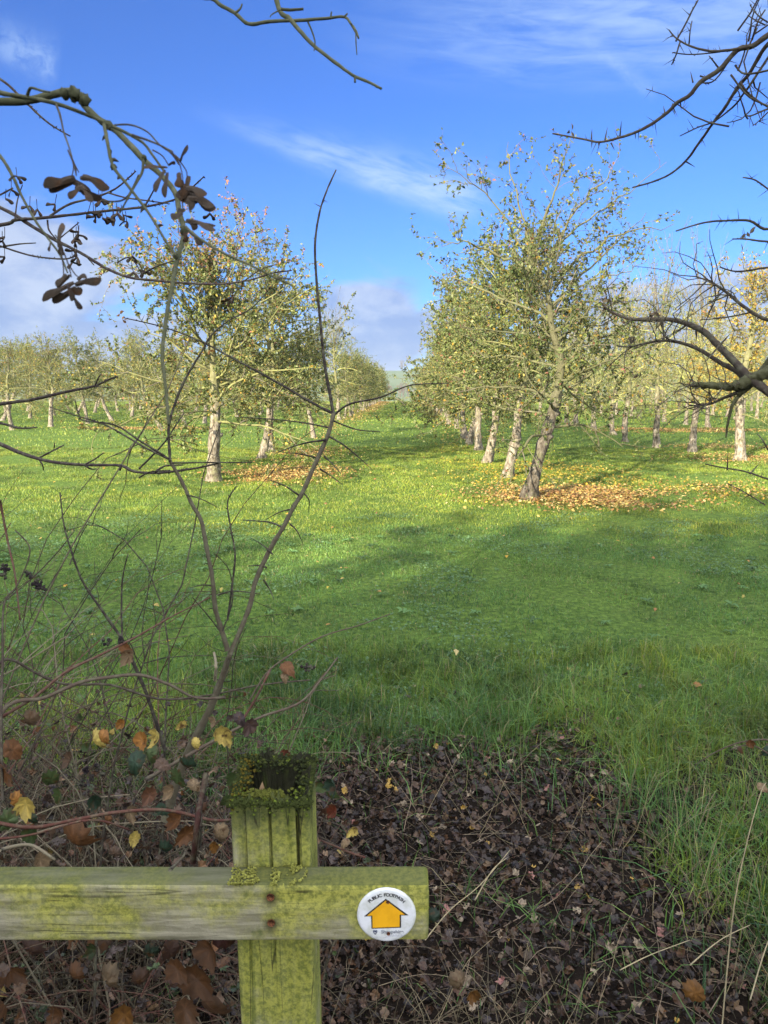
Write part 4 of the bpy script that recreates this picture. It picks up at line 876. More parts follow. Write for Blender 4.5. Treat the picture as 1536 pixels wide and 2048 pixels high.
# thinner, farther maple sprays behind them
mfar = thing('field_maple', 'thin dark maple sprays with tiny winged seeds crossing the left sky', 'tree', (-2.6, 1.5, 0))
g = Geo(); g.tube(walk(r8, (-2.6, 1.5, -.1), (.05, .02, 1), 3.4, 12, .06), np.linspace(.06, .02, 13), 9, MAPB, jitter=.08, rg=r8); DK = np.array([.045, .032, .032])
far = [
 ([(-700, 300), (-200, 330), (0, 415), (60, 450), (110, 480), (160, 505), (215, 538), (260, 555), (300, 560), (370, 566), (440, 568), (500, 560), (545, 546), (583, 541)], 2.0, 1.6, 9, 2.5),
 ([(-600, 480), (-200, 470), (0, 450), (30, 440), (70, 437), (140, 430), (210, 422), (280, 415), (330, 405), (365, 392), (392, 368), (408, 353)], 2.0, 1.7, 8, 2.5),
 ([(100, 432), (140, 408), (190, 395), (230, 378), (258, 355), (272, 342)], 1.8, 1.8, 5, 2.5), ([(215, 385), (250, 395), (300, 402), (340, 408)], 1.8, 1.75, 4, 2),
 ([(-100, 100), (0, 158), (35, 188), (80, 232), (110, 255), (140, 272)], 1.6, 1.5, 6, 3),
 ([(290, 412), (305, 385), (308, 378)], 1.75, 1.75, 4, 2), ([(235, 525), (255, 515), (270, 525), (283, 548)], 1.7, 1.7, 3, 2), ([(285, 548), (320, 530), (365, 518)], 1.65, 1.6, 4, 2),
 ([(95, 440), (98, 460), (112, 478)], 1.85, 1.85, 4, 2.5), ([(118, 478), (140, 460), (158, 445)], 1.8, 1.8, 3, 2),
 ([(0, 492), (50, 508), (85, 515), (130, 518), (150, 512)], 1.9, 1.85, 4, 3), ([(0, 494), (40, 488), (72, 486)], 1.9, 1.9, 4, 2),
 ([(30, 438), (35, 400), (45, 370)], 1.9, 1.9, 3, 2), ([(0, 390), (26, 376)], 1.9, 1.9, 4, 3), ([(175, 515), (188, 530)], 1.8, 1.8, 4, 2), ([(488, 562), (520, 540), (555, 528)], 1.65, 1.6, 2.5, 1.5),
 ([(-700, 900), (-200, 840), (0, 808), (60, 800), (105, 790), (150, 780), (190, 772), (215, 760), (235, 753)], 2.2, 1.9, 9, 3), ([(190, 772), (197, 755), (202, 748)], 1.9, 1.9, 4, 2), ([(192, 773), (225, 776)], 1.9, 1.9, 3, 2),
 ([(-700, 700), (-200, 800), (0, 888), (40, 905), (75, 917), (120, 926), (180, 930), (240, 931), (268, 943), (310, 946), (345, 943), (400, 935), (440, 925)], 1.8, 1.45, 9, 4),
 ([(78, 916), (105, 902), (128, 890)], 1.7, 1.7, 4, 2.5), ([(78, 918), (85, 930), (87, 940)], 1.7, 1.7, 4, 2), ([(168, 930), (190, 918), (208, 905)], 1.6, 1.6, 4, 2), ([(168, 930), (182, 938), (192, 938)], 1.6, 1.6, 4, 2), ([(310, 945), (330, 932), (365, 930)], 1.5, 1.5, 5, 3), ([(278, 956), (300, 944), (340, 941)], 1.5, 1.5, 3, 3), ([(107, 902), (110, 885)], 1.7, 1.7, 3, 2),
 ([(-200, 800), (0, 846), (38, 856), (74, 855)], 1.8, 1.7, 7, 3),
 ([(240, 1000-60), (243, 931)], 1.5, 1.5, 5, 4),
]
for pts, a, b_, w0, w1 in far:
    q, d, W = trace(g, pts, a, b_, w0, w1, DK*r8.uniform(.8, 1.3), 6, 5, .06, r8, .01)
    if pts[0][0] < -90: join(g, W, w0*.5*a/FPX, (-2.55, 1.52, min(W[0][2]-.1, 3.0)), DK)
    if len(pts) > 3: buds(g, W[len(W)//4:], int(len(pts)*2.6), DK, r8, .0019)
g.build('branch', M['darktwig'], mfar)
for (x, y, m) in ((178, 424, 3), (200, 430, 3), (228, 424, 4), (240, 430, 3), (250, 438, 2), (218, 442, 1), (205, 400, 3), (150, 470, 4), (145, 505, 4), (150, 520, 2), (155, 480, 3), (268, 522, 2), (275, 540, 3), (60, 412, 2), (75, 415, 1), (10, 400, 2), (5, 478, 3), (0, 510, 2), (15, 380, 1), (425, 428, 1), (462, 598, 3), (45, 350, 1), (110, 410, 1), (3, 470, 2)):
    g = Geo()
    for _ in range((m+1)//2):
        cx, cy = x+r8.normal()*7, y+r8.normal()*5; a = r8.uniform(-.5, 1.9)
        for s_ in (0, .9+r8.random()):
            p0 = P(cx, cy, 1.8); p1 = P(cx+19*math.cos(a+s_), cy+abs(19*math.sin(a+s_))*.8, 1.8+r8.normal()*.01); wing(g, p0, p1-p0, r8.normal(size=3)*.4+np.array([0, -1, 0]), np.linalg.norm(p1-p0), .0095, SEED*r8.uniform(.5, 1.4))
        trace(g, [(cx+r8.normal()*3, cy-20), (cx, cy)], 1.8, 1.8, 1.6, 1.4, DK, 3, 3, 0, r8)
    g.build('seed_cluster', M['bramble_leaf'], mfar)

# top centre twigs
g = Geo(); mt = maple
for pts, a, b_, w0, w1 in [
 ([(520, -700), (540, -200), (553, 0), (580, 38), (600, 62), (628, 92), (660, 117), (705, 150), (735, 163), (762, 177)], .95, .8, 11, 5), ([(520, -500), (400, -60), (430, 0), (468, 25), (498, 48), (540, 43), (600, 41), (650, 37), (688, 34), (702, 48), (712, 62), (717, 76)], .95, .85, 9, 4),
 ([(712, 62), (712, 85), (714, 110)], .85, .85, 3, 2), ([(688, 34), (695, 27)], .85, .85, 4, 3), ([(470, 26), (480, 18), (484, 8)], .86, .86, 5, 3), ([(562, 18), (580, 20), (607, 18)], .84, .84, 6, 5), ([(560, 20), (545, 28), (540, 34)], .84, .84, 3, 2), ([(616, 44), (625, 65), (630, 85), (628, 102)], .83, .83, 4, 2), ([(710, 152), (710, 165)], .8, .8, 5, 4), ([(661, 37), (663, 24)], .83, .83, 4, 3), ([(702, 48), (716, 74)], .83, .83, 5, 2)]:
    g = Geo(); q_, d_, W_ = trace(g, pts, a, b_, w0, w1, MAP*.9 if w0 < 8 else MAP*1.2, 7, 5, .07, r8)
    if pts[0][1] < -100: join(g, W_, w0*.5*a/FPX, (-1.42, .6, 3.15), MAP)
    g.build('twig', M['darktwig'], mt)


# hawthorn / blackthorn on the right
haw = thing('hawthorn_tree', 'dark thorny hawthorn reaching in from the right edge with bare spiny branches', 'tree', (1.75, 1.35, 0))
HW = np.array([.060, .047, .038]); HM = np.array([.085, .085, .040]); g = Geo(); r9 = np.random.default_rng(12)
g.tube([(1.75, 1.35, -.1), (1.72, 1.4, .6), (1.70, 1.45, 1.3), (1.62, 1.6, 1.75), (1.55, 1.65, 2.4), (1.5, 1.6, 3.2)], [.07, .06, .055, .045, .035, .02], 12, HM, jitter=.08, rg=r9)
hb = [
 ([(1900, 900), (1700, 760), (1590, 720), (1536, 745), (1500, 760), (1470, 772), (1440, 772), (1400, 770), (1385, 770)], 1.6, 1.75, 34, 8, HM*.85), ([(1620, 640), (1570, 690), (1530, 740), (1500, 770), (1475, 790)], 1.65, 1.7, 30, 10, HM*.85),
 ([(1700, 900), (1600, 830), (1545, 790), (1500, 755), (1470, 725), (1440, 695), (1410, 665), (1375, 648), (1345, 640), (1300, 638), (1260, 638), (1225, 625), (1205, 610)], 1.6, 1.9, 20, 3.5, HW),
 ([(1500, 775), (1475, 745), (1440, 725), (1400, 700), (1370, 688), (1340, 682), (1310, 683), (1260, 693), (1235, 692)], 1.7, 1.85, 12, 2.5, HW),
 ([(1480, 790), (1465, 810), (1455, 850), (1452, 875)], 1.7, 1.72, 9, 3, HM), ([(1475, 785), (1450, 795), (1420, 808), (1390, 812)], 1.7, 1.75, 8, 3, HW),
 ([(1700, 620), (1600, 640), (1536, 640), (1490, 615), (1460, 590), (1435, 572), (1415, 560)], 1.5, 1.6, 10, 4, HW), ([(1500, 625), (1450, 635), (1400, 640)], 1.6, 1.7, 3, 2, HW),
 ([(1415, 560), (1385, 590), (1350, 618)], 1.6, 1.6, 3, 1.5, HW),
 ([(1650, 380), (1580, 420), (1536, 458), (1500, 442), (1460, 441), (1410, 445), (1352, 462)], 1.5, 1.5, 7, 3, HW), ([(1560, 485), (1520, 482), (1490, 478), (1465, 478)], 1.5, 1.5, 5, 2.5, HW), ([(1600, 530), (1536, 535), (1490, 542), (1465, 542), (1440, 534)], 1.5, 1.5, 5, 2.5, HW),
 ([(1570, 400), (1536, 378), (1510, 360), (1486, 355)], 1.5, 1.5, 4, 2.5, HW),
 # upper spiny boughs
 ([(1800, -60), (1640, 20), (1570, 50), (1536, 70), (1505, 92), (1475, 100), (1440, 138), (1400, 165), (1380, 190), (1355, 205), (1335, 225), (1300, 250), (1270, 265), (1240, 275), (1200, 284), (1165, 278), (1105, 267)], 1.3, 1.5, 13, 3, HW),
 ([(1505, 92), (1460, 100), (1420, 102), (1380, 92), (1352, 76), (1338, 60)], 1.32, 1.4, 6, 2.5, HW), ([(1400, 165), (1430, 160), (1472, 100)], 1.4, 1.35, 3, 3, HW),
 ([(1352, 82), (1370, 50), (1385, 20), (1396, 0), (1400, -20)], 1.4, 1.4, 4, 2.5, HW), ([(1378, 88), (1380, 65), (1384, 42)], 1.4, 1.4, 3, 2, HW), ([(1360, 84), (1352, 110), (1343, 130)], 1.4, 1.4, 4, 2.5, HW),
 ([(1475, 97), (1430, 105), (1380, 109), (1345, 105)], 1.35, 1.4, 3, 2, HW),
 ([(1640, 20), (1570, 60), (1530, 95), (1500, 145), (1475, 175), (1450, 215), (1430, 240), (1415, 262), (1395, 290), (1375, 318), (1345, 345), (1310, 362), (1265, 375)], 1.3, 1.6, 9, 3, HW),
 ([(1580, 60), (1540, 110), (1500, 170), (1485, 190), (1470, 210), (1430, 242), (1395, 255), (1360, 272)], 1.3, 1.5, 6, 2, HW), ([(1480, 165), (1500, 190), (1536, 215)], 1.35, 1.35, 5, 3, HW), ([(1462, 150), (1500, 195), (1560, 220)], 1.35, 1.3, 4, 3, HW), ([(1560, 210), (1530, 220), (1500, 232), (1490, 228)], 1.35, 1.35, 5, 2, HW), ([(1545, 215), (1520, 240), (1505, 252)], 1.35, 1.35, 3, 1.5, HW),
 ([(1440, 140), (1425, 120), (1418, 112)], 1.4, 1.4, 4, 2, HW), ([(1470, 130), (1490, 148), (1540, 140)], 1.35, 1.3, 4, 4, HW), ([(1560, 90), (1540, 30), (1536, -20)], 1.3, 1.3, 4, 3, HW), ([(1536, 45), (1515, 30), (1500, 10)], 1.3, 1.3, 3, 2, HW), ([(1530, 50), (1510, 40), (1495, 30)], 1.3, 1.3, 3, 2, HW), ([(1504, 80), (1515, 45), (1530, 20)], 1.3, 1.3, 4, 3, HW),
 # low spray at the right edge
 ([(1700, 1010), (1600, 975), (1536, 958), (1490, 943), (1450, 936), (1410, 928)], 1.5, 1.6, 5, 2.5, HW), ([(1530, 1010), (1490, 985), (1450, 965)], 1.5, 1.55, 3, 1.5, HW), ([(1536, 900), (1525, 880), (1515, 868)], 1.5, 1.5, 3, 2, HW),
]
ww = []
for pts, a, b_, w0, w1, c in hb:
    q, d, W = trace(g, pts, a, b_, w0, w1, c*r9.uniform(.8, 1.2), 12 if w0 > 12 else 6, 8 if w0 > 30 else 5, .2 if w0 > 30 else .07, r9, .01)
    if pts[0][0] > 1560 and w0 >= 4: join(g, W, w0*.5*a/FPX, (1.71, 1.43, min(max(W[0][2]-.15, .7), 2.9)) if W[0][2] < 1.5 else (1.60, 1.62, min(W[0][2], 2.4)), c)
    if w0 < 30:
        thorns(g, W, int(2+np.linalg.norm(W[-1]-W[0])*34), .019, c*.8, r9, .00085); buds(g, W, int(3+np.linalg.norm(W[-1]-W[0])*22), c, r9, .0013)
    ww.append(W)
for (x, y, ex, ey, w) in ((1183, 278, 1184, 258, 3), (1210, 280, 1215, 254, 3), (1240, 272, 1243, 242, 3), (1184, 280, 1183, 296, 3), (1197, 284, 1198, 296, 3), (1222, 286, 1229, 300, 3), (1330, 228, 1327, 212, 3), (1386, 165, 1381, 143, 3), (1400, 152, 1434, 162, 3), (1345, 208, 1350, 228, 3), (1270, 262, 1271, 278, 3), (1370, 322, 1390, 334, 3), (1325, 640, 1327, 682, 4), (1392, 660, 1393, 682, 4), (1440, 690, 1460, 668, 4), (1440, 690, 1405, 730, 4), (1265, 637, 1243, 658, 4), (1455, 940, 1455, 908, 3), (1500, 948, 1520, 925, 3)):
    a = P(x, y, 1.5); e = P(ex, ey, 1.5+r9.normal()*.01); g.tube([a, (a+e)/2, e], [w*.5*1.5/FPX*1.2, w*.4*1.5/FPX, .0003], 5, HW, cap=False)
g.build('branch', M['darktwig'], haw)
g = Geo(); pts = []
for _ in range(80): # gnarled side twigs
    W = ww[r9.choice([0, 2, 3, 5, 6])]; q, t = at(W, r9.uniform(.55, .97)); d = unit(np.array([-.8, r9.normal()*.4, r9.normal()*.7])+r9.normal(size=3)*.3)
    p = walk(r9, q, d, r9.uniform(.04, .17), 5, .42, .0); g.tube(p, np.linspace(.0015, .0005, 6), 4, HW*r9.uniform(.8, 1.3), cap=False); thorns(g, p, 3, .01, HW, r9, .0007)
for _ in range(9):
    q = P(r9.uniform(1440, 1560), r9.uniform(40, 260), 1.35); p = walk(r9, q, r9.normal(size=3), r9.uniform(.08, .2), 5, .2); g.tube(p, np.linspace(.0018, .0007, 6), 4, HW, cap=False); thorns(g, p, 4, .015, HW, r9, .0007)
g.build('twig', M['darktwig'], haw)
for (x, y) in ((1205, 598), (1215, 610), (1212, 625), (1432, 612), (1325, 636), (1296, 630), (1262, 676), (1270, 752), (1500, 470), (1480, 480), (1145, 262)):
    g = Geo()
    for _ in range(3):
        p = P(x+r9.normal()*5, y+r9.normal()*4, 1.85); g.leaves(p[None], r9.normal(size=(1, 3)), r9.normal(size=(1, 3))+np.array([[0, -1, .3]]), [r9.uniform(.014, .026)], [.009], np.array([[.12, .09, .05]])*r9.uniform(.6, 1.6))
    g.build('leaf_remnant', M['dryleaf'], haw)

# ------------------------------------------------------------------ bramble thicket
bram = thing('bramble_thicket', 'tangled bramble canes with yellow, brown and green leaves behind the fence', 'bramble', (-.9, 1.5, 0))
g = Geo(); rb = np.random.default_rng(55)
CAN = np.array([[.11, .05, .038], [.14, .11, .075], [.085, .06, .045], [.22, .18, .12], [.06, .045, .035], [.105, .042, .032], [.05, .02, .016]])
for pts, a, b_, w0, w1, c in [
 ([(-50, 1650), (0, 1430), (90, 1395), (160, 1365), (215, 1355), (280, 1350), (340, 1370), (390, 1395), (450, 1395)], 1.3, 1.5, 9, 5, 2), ([(-60, 1470), (60, 1400), (130, 1345), (200, 1310), (270, 1275), (340, 1235), (420, 1195)], 1.35, 1.5, 8, 2.5, 0),
 ([(-40, 1380), (0, 1325), (30, 1322), (70, 1345), (130, 1368), (220, 1370), (320, 1398), (420, 1390), (520, 1370), (620, 1360)], 1.4, 1.6, 7, 3, 4), ([(290, 1560), (360, 1520), (440, 1475), (520, 1435), (600, 1405), (645, 1355), (675, 1315)], 1.25, 1.5, 8, 3, 2),
 ([(500, 1400), (530, 1350), (565, 1320), (640, 1275), (720, 1250), (780, 1228)], 1.5, 1.6, 4, 2, 2), ([(485, 1440), (510, 1400), (530, 1360), (540, 1340)], 1.45, 1.5, 6, 4, 0),
 ([(-30, 1640), (60, 1655), (150, 1640), (230, 1625), (330, 1620), (420, 1640), (460, 1640)], 1.15, 1.2, 8, 6, 5), ([(-30, 1680), (60, 1670), (180, 1640), (260, 1660)], 1.15, 1.2, 5, 4, 5),
 ([(5, 1600), (2, 1450), (5, 1330), (8, 1210), (35, 1170), (60, 1100), (30, 1060)], 1.3, 1.4, 6, 2, 4), ([(0, 1000), (15, 1080), (30, 1150), (40, 1240)], 1.4, 1.4, 5, 3, 0),
 ([(0, 1210), (60, 1160), (110, 1110), (150, 1060)], 1.4, 1.4, 3, 2, 4), ([(386, 1725), (393, 1660), (400, 1610), (412, 1548)], 1.05, 1.1, 13, 11, 6), ([(398, 1700), (402, 1640), (400, 1590)], 1.1, 1.15, 6, 5, 4),
 ([(430, 1360), (432, 1330), (428, 1305)], 1.45, 1.45, 7, 5, 3), ([(620, 1560), (632, 1680), (640, 1800)], 1.25, 1.2, 8, 8, 2), ([(640, 1680), (700, 1705), (730, 1715)], 1.2, 1.25, 5, 4, 5),
 ([(560, 1760), (590, 1690), (600, 1620)], 1.3, 1.3, 6, 3, 2), ([(0, 1700), (60, 1690), (110, 1720)], 1.1, 1.1, 8, 5, 3), ([(340, 1740), (365, 1715), (372, 1700)], .9, 1.0, 7, 3, 4)]:
    q, d, W = trace(g, pts, a, b_, w0, w1, CAN[c]*rb.uniform(.9, 1.15), 6, 6, .05, rb, .02); thorns(g, W, int(len(pts)*3), .005, CAN[c]*1.1, rb, .001)
for k in range(470):
    s = np.array([rb.uniform(-1.8, -.12), rb.uniform(1.0, 2.35), 0]); h = rb.uniform(.35, 1.08)*ss(.0, -.6, s[0]) + .12; a = rb.uniform(-.6, 3.7); a = math.pi-a if (s[0] > -.9 and math.cos(a) > 0) else a; L = h*rb.uniform(1.1, 2.0)
    p = walk(rb, s, (math.cos(a)*.55, math.sin(a)*.35, 1), L, 12, .13, -.13); p[:, 2] = np.maximum(p[:, 2], .02); p[:, 1] = np.maximum(p[:, 1], 1.0)
    
    if p[:, 0].max() > .04: continue
    c = CAN[rb.integers(0, 6)]*rb.uniform(.4, 1.05); r = rb.uniform(.0012, .0036); g.tube(p, np.linspace(r, r*.4, 13), 5, c, cap=False, jitter=.03, rg=rb)
    if r > .002: thorns(g, p, 9, .005, c, rb, .0008)
    for _ in range(5):
        q, t = at(p, rb.uniform(.2, .95)); pp_ = walk(rb, q, t+rb.normal(size=3)*.8, rb.uniform(.08, .3), 5, .16, -.02); g.tube(pp_, np.linspace(r*.5, .0006, 6), 3, c*.9, cap=False)
g.build('canes', M['darktwig'], bram)
def bleaf(name, px, py, size, C, depth, lab=None, nrm=None, a=None, parent=bram):
    """toothed oval leaf, folded and crinkled"""
    g = Geo(); p = P(px, py, depth); k = 22; an = np.linspace(0, 2*math.pi, k, endpoint=False); L = .95*size*depth/FPX
    r = .5*L*(1+.085*np.where(np.arange(k) % 2, 1, -1)+rb.normal(size=k)*.05); r = r*(1+.28*np.clip(-np.cos(an), 0, 1)**9); U = -np.cos(an)*r*1.05; W = np.sin(an)*r*.80*(1-.22*(-np.cos(an))); cu = rb.choice([-1, 1])*rb.uniform(.25, 1.0)
    n_ = unit(nrm if nrm is not None else np.array([rb.normal()*.5, -1, rb.uniform(-.1, 1.0)])); aa = a if a is not None else rb.uniform(-2.6, -.5); d = unit(np.array([math.cos(aa), rb.normal()*.3, math.sin(aa)])); s = unit(np.cross(d, n_)); n_ = np.cross(s, d)
    V = [p]; rings = (.33, .68, 1.0)
    for q in rings:
        z = cu*((W*q)**2+.5*(U*q)**2)/L*2.4 + .03*L*np.cos(an*9)*q + rb.normal(size=k)*.03*L + .30*np.abs(W*q)
        V.append(p+np.outer(U*q, d)+np.outer(W*q, s)+np.outer(z, n_))
    V = np.vstack(V); F = [(0, 1+i, 1+(i+1) % k) for i in range(k)]
    C = np.asarray(C); CC = np.vstack([C[None]]+[np.tile(C*(1-.14*i), (k, 1))*rb.uniform(.8, 1.12, (k, 1))*np.where(np.arange(k) % 4 == 0, 1.35, .95)[:, None] for i in range(3)])
    g.add(V, F, CC); n0 = 0; Q = []
    for q in range(2):
        b = 1+q*k
        for i in range(k): Q.append((b+i, b+k+i, b+k+(i+1) % k, b+(i+1) % k))
    g.F[4].append(np.array(Q)); o = g.build(name, M['bramble_leaf'], parent)
    if lab: o['label'] = lab
    return o
YL_ = (.64, .48, .12); BR = (.20, .085, .03); GR = (.075, .115, .035); DG = (.03, .065, .035); TAN = (.32, .22, .12); OR = (.36, .16, .035)
for (x, y, s, c) in [(190, 1482, 42, YL_), (205, 1475, 30, OR), (318, 1475, 38, YL_), (285, 1482, 34, OR), (446, 1468, 44, YL_), (390, 1487, 24, YL_), (362, 1448, 24, YL_), (52, 1608, 50, YL_), (32, 1600, 34, OR), (150, 1678, 66, BR), (258, 1622, 34, TAN), (268, 1676, 28, YL_), (355, 1640, 40, BR), (372, 1668, 44, BR), (440, 1668, 40, TAN), (428, 1690, 26, OR), (270, 1525, 46, DG), (300, 1508, 36, GR), (375, 1530, 38, DG), (355, 1555, 40, GR), (100, 1560, 44, GR), (120, 1590, 38, GR), (15, 1640, 50, GR), (60, 1665, 40, GR), (80, 1718, 44, TAN), (60, 1635, 30, DG), (390, 1570, 30, TAN), (345, 1580, 34, TAN), (250, 1298, 26, BR), (258, 1310, 34, TAN), (575, 1335, 34, BR), (570, 1355, 22, TAN), (470, 1560, 40, GR), (500, 1450, 36, (.10, .06, .05)), (480, 1438, 30, (.06, .04, .04)), (565, 1512, 30, (.20, .06, .035)), (668, 1622, 34, (.20, .045, .02)), (660, 1590, 34, GR), (668, 1568, 34, DG), (635, 1575, 26, GR), (705, 1662, 24, YL_), (690, 1685, 22, TAN), (10, 1540, 60, BR), (25, 1500, 46, BR), (60, 1440, 40, (.14, .09, .05)), (325, 1620, 30, DG), (330, 1700, 34, DG), (230, 1705, 26, (.14, .09, .06)), (430, 1440, 22, TAN), (455, 1600, 32, GR), (245, 1445, 26, OR), (215, 1640, 26, BR), (325, 1530, 32, (.16, .10, .07)), (560, 1570, 26, GR), (140, 1520, 34, (.12, .07, .04)), (300, 1590, 36, (.14, .06, .03)), (190, 1600, 34, DG), (400, 1620, 30, (.12, .055, .03))]:
    bleaf('leaf', x, y, s, c, rb.uniform(1.15, 1.4) if y > 1420 else 1.5)
for (x, y, s, c) in [(355, 1940, 50, BR), (215, 1960, 54, TAN), (250, 2030, 60, OR), (120, 2030, 50, BR), (395, 1960, 70, BR), (370, 2020, 60, (.24, .12, .06)), (20, 1940, 60, BR), (60, 1900, 50, (.10, .05, .035)), (420, 1900, 60, BR), (450, 1880, 50, (.12, .04, .035)), (340, 1900, 44, (.12, .06, .04)), (345, 1955, 50, (.34, .2, .16)), (430, 2020, 60, (.20, .10, .05)), (300, 1905, 40, DG), (190, 1900, 40, GR), (10, 2010, 60, BR), (500, 1925, 22, TAN), (920, 1965, 46, TAN), (945, 1985, 36, OR), (1390, 1985, 50, OR), (865, 1835, 34, DG), (210, 1880, 40, (.14, .08, .05)), (280, 1960, 44, (.15, .08, .05)), (150, 1950, 40, BR)]:
    bleaf('leaf', x, y, s, np.array(c)*.55, rb.uniform(1.05, 1.3))
for (x, y) in ((14, 1140), (8, 1150), (78, 1172), (70, 1168), (84, 1176), (76, 1162), (55, 1150), (172, 1542), (195, 1535), (185, 1555), (165, 1570), (205, 1548), (610, 1335), (622, 1338), (240, 1280), (215, 1285), (4, 1135)):
    g = Geo()
    for _ in range(6): clump(g, P(x+rb.normal()*4, y+rb.normal()*3.5, 1.38), .0030, np.array([.02, .014, .018]), rb, 1, 5)
    g.build('blackberry', M['darktwig'], bram)
g = Geo(); npal = np.array([[.20, .085, .03], [.12, .055, .03], [.45, .33, .09], [.07, .11, .035], [.16, .10, .06], [.09, .045, .03]])
for k in range(260):    # small leaves still on the canes
    p = np.array([rb.uniform(-1.6, -.1), rb.uniform(1.05, 2.1), 0]); p[2] = rb.uniform(.12, .66)*ss(.05, -.5, p[0])+.1; L_ = rb.uniform(.016, .036)
    g.leaves(p[None], rb.normal(size=(1, 3))+np.array([[0, 0, -.6]]), rb.normal(size=(1, 3))+np.array([[0, -.8, .4]]), [L_], [L_*.7], npal[rb.integers(0, 6)][None]*rb.uniform(.5, 1.2), fold=.35, curl=.35)
g.build('foliage', M['bramble_leaf'], bram)
g = Geo()       # dense small dead foliage low down
n = 5200; x = rb.uniform(-1.7, -.02, n); y = rb.uniform(1.02, 2.3, n); z = rb.random(n)**1.8*.62*ss(.1, -.5, x) + .02
dc = np.vstack([LIT, LIT*1.5, [[.05, .08, .03], [.07, .11, .03], [.2, .1, .04]]]); C = dc[rb.integers(0, len(dc), n)]*rb.uniform(.35, .95, (n, 1))
lobed(g, np.stack([x, y, z], 1), rb.uniform(.015, .042, n), C, rb, 1.3); g.build('dead_foliage', M['litter'], bram, smooth=False)
g = Geo()       # straw-coloured dead grass at the left edge and under the rail
for k in range(1500):
    if k < 900: s = (rb.normal()*.22-1.15, rb.uniform(1.5, 2.4), 0); h = rb.uniform(.25, .62)
    else: s = (rb.uniform(-1.2, .55), rb.uniform(1.0, 1.7), 0); h = rb.uniform(.10, .34)
    p = walk(rb, s, (rb.normal()*.45, rb.normal()*.3, 1), h, 7, .13, -.06); g.tube(p, np.linspace(.0013, .0005, 8)*rb.uniform(.7, 1.3), 3, np.array([.27, .21, .125])*rb.uniform(.25, 1.1), cap=False)
tag(g.build('dead_grass', M['darktwig']), 'straw coloured dead grass standing through the brambles', 'dead grass', kind='stuff')

# right edge growth: tall bents and a bramble shoot
g = Geo(); gr_ = thing('bramble_shoot', 'dark arching bramble shoot over the grass at the right edge', 'bramble', tuple(G(1700, 1560)*[1, 1, 0]))
for pts, a, b_, w0, w1 in [([(1750, 1600), (1600, 1500), (1540, 1480), (1480, 1485), (1430, 1505), (1390, 1530)], 1.9, 2.0, 5, 2), ([(1600, 1560), (1540, 1510), (1500, 1490), (1460, 1500)], 1.9, 1.95, 4, 2)]: trace(g, pts, a, b_, w0, w1, CAN[2], 5, 5, .05, rb)
g.build('cane', M['darktwig'], gr_)
for (x, y, s, c) in ((1500, 1484, 22, BR), (1540, 1500, 30, DG), (1480, 1500, 14, (.1, .05, .03)), (1525, 1575, 22, TAN)): bleaf('leaf', x, y, s, c, 1.92, parent=gr_)
g = Geo()
for pts in ([(1440, 2100), (1455, 1930), (1470, 1800), (1495, 1680), (1520, 1590), (1532, 1565)], [(1500, 2000), (1530, 1900), (1570, 1800)], [(1380, 1930), (1440, 1880), (1500, 1850)], [(850, 1880), (900, 1820), (960, 1770), (1020, 1700)], [(950, 1800), (985, 1740), (1015, 1715)], [(1240, 1940), (1300, 1910), (1380, 1880)]):
    trace(g, pts, 1.75, 1.9, 3.2, 1.8, np.array([.36, .29, .17]), 4, 6, .05, rb, .02)
tag(g.build('dry_stalks', M['darktwig']), 'tall pale dry grass stalks standing at the lower right', 'dry stalks', kind='stuff')

# ------------------------------------------------------------------ distance
rw = np.random.default_rng(91)
def baretree(g, x, y, z, h, C, rg, dens=34):
    t = walk(rg, (x, y, z-.5), (0, 0, 1), h*.95, 6, .05); g.tube(t, np.linspace(h*.028, .05, 7), 5, C)
    for k in range(dens):
        q, d = at(t, rg.uniform(.3, 1)); a = rg.uniform(0, 6.28); L = h*rg.uniform(.15, .42); p = walk(rg, q, (math.cos(a), math.sin(a), rg.uniform(.4, 1.5)), L, 4, .15, .05); g.tube(p, np.linspace(.10, .03, 5)*h/9, 3, C, cap=False)
        for _ in range(3):
            q2, d2 = at(p, rg.uniform(.3, 1)); p2 = walk(rg, q2, d2+rg.normal(size=3)*.6, L*.5, 3, .15, .03); g.tube(p2, np.linspace(.06, .03, 4)*h/9, 3, C, cap=False)
g = Geo()
for k in range(260):
    x = rw.uniform(-260, 280); y = 520+rw.uniform(-14, 60); baretree(g, x, y, -5, rw.uniform(6.5, 10), np.array([[.12, .07, .045], [.17, .095, .05], [.09, .065, .05], [.14, .10, .06]])[rw.integers(0, 4)], rw, 16)
tag(g.build('far_wood', M['twig']), 'brown belt of bare trees beyond the end of the aisle', 'wood', kind='stuff')
ht = thing('hilltop_tree', 'lone bare tree on the skyline of the far hill', 'tree', (26, 1080, float(hh(26, 1080))))
g = Geo(); baretree(g, 26, 1080, float(hh(26, 1080)), 14, np.array([.10, .09, .07]), rw, 60); g.build('branches', M['twig'], ht)
n = 160; x = rw.uniform(-300, 300, n)
g = Geo()
for k in range(90):
    xx = rw.uniform(-350, 350); baretree(g, xx, 700+rw.uniform(-10, 10), float(hh(xx, 700)), rw.uniform(4, 6), np.array([.16, .13, .09]), rw, 10)
tag(g.build('far_hedge', M['twig']), 'thin brown hedge line crossing the lower slope of the hill', 'hedge', kind='stuff')

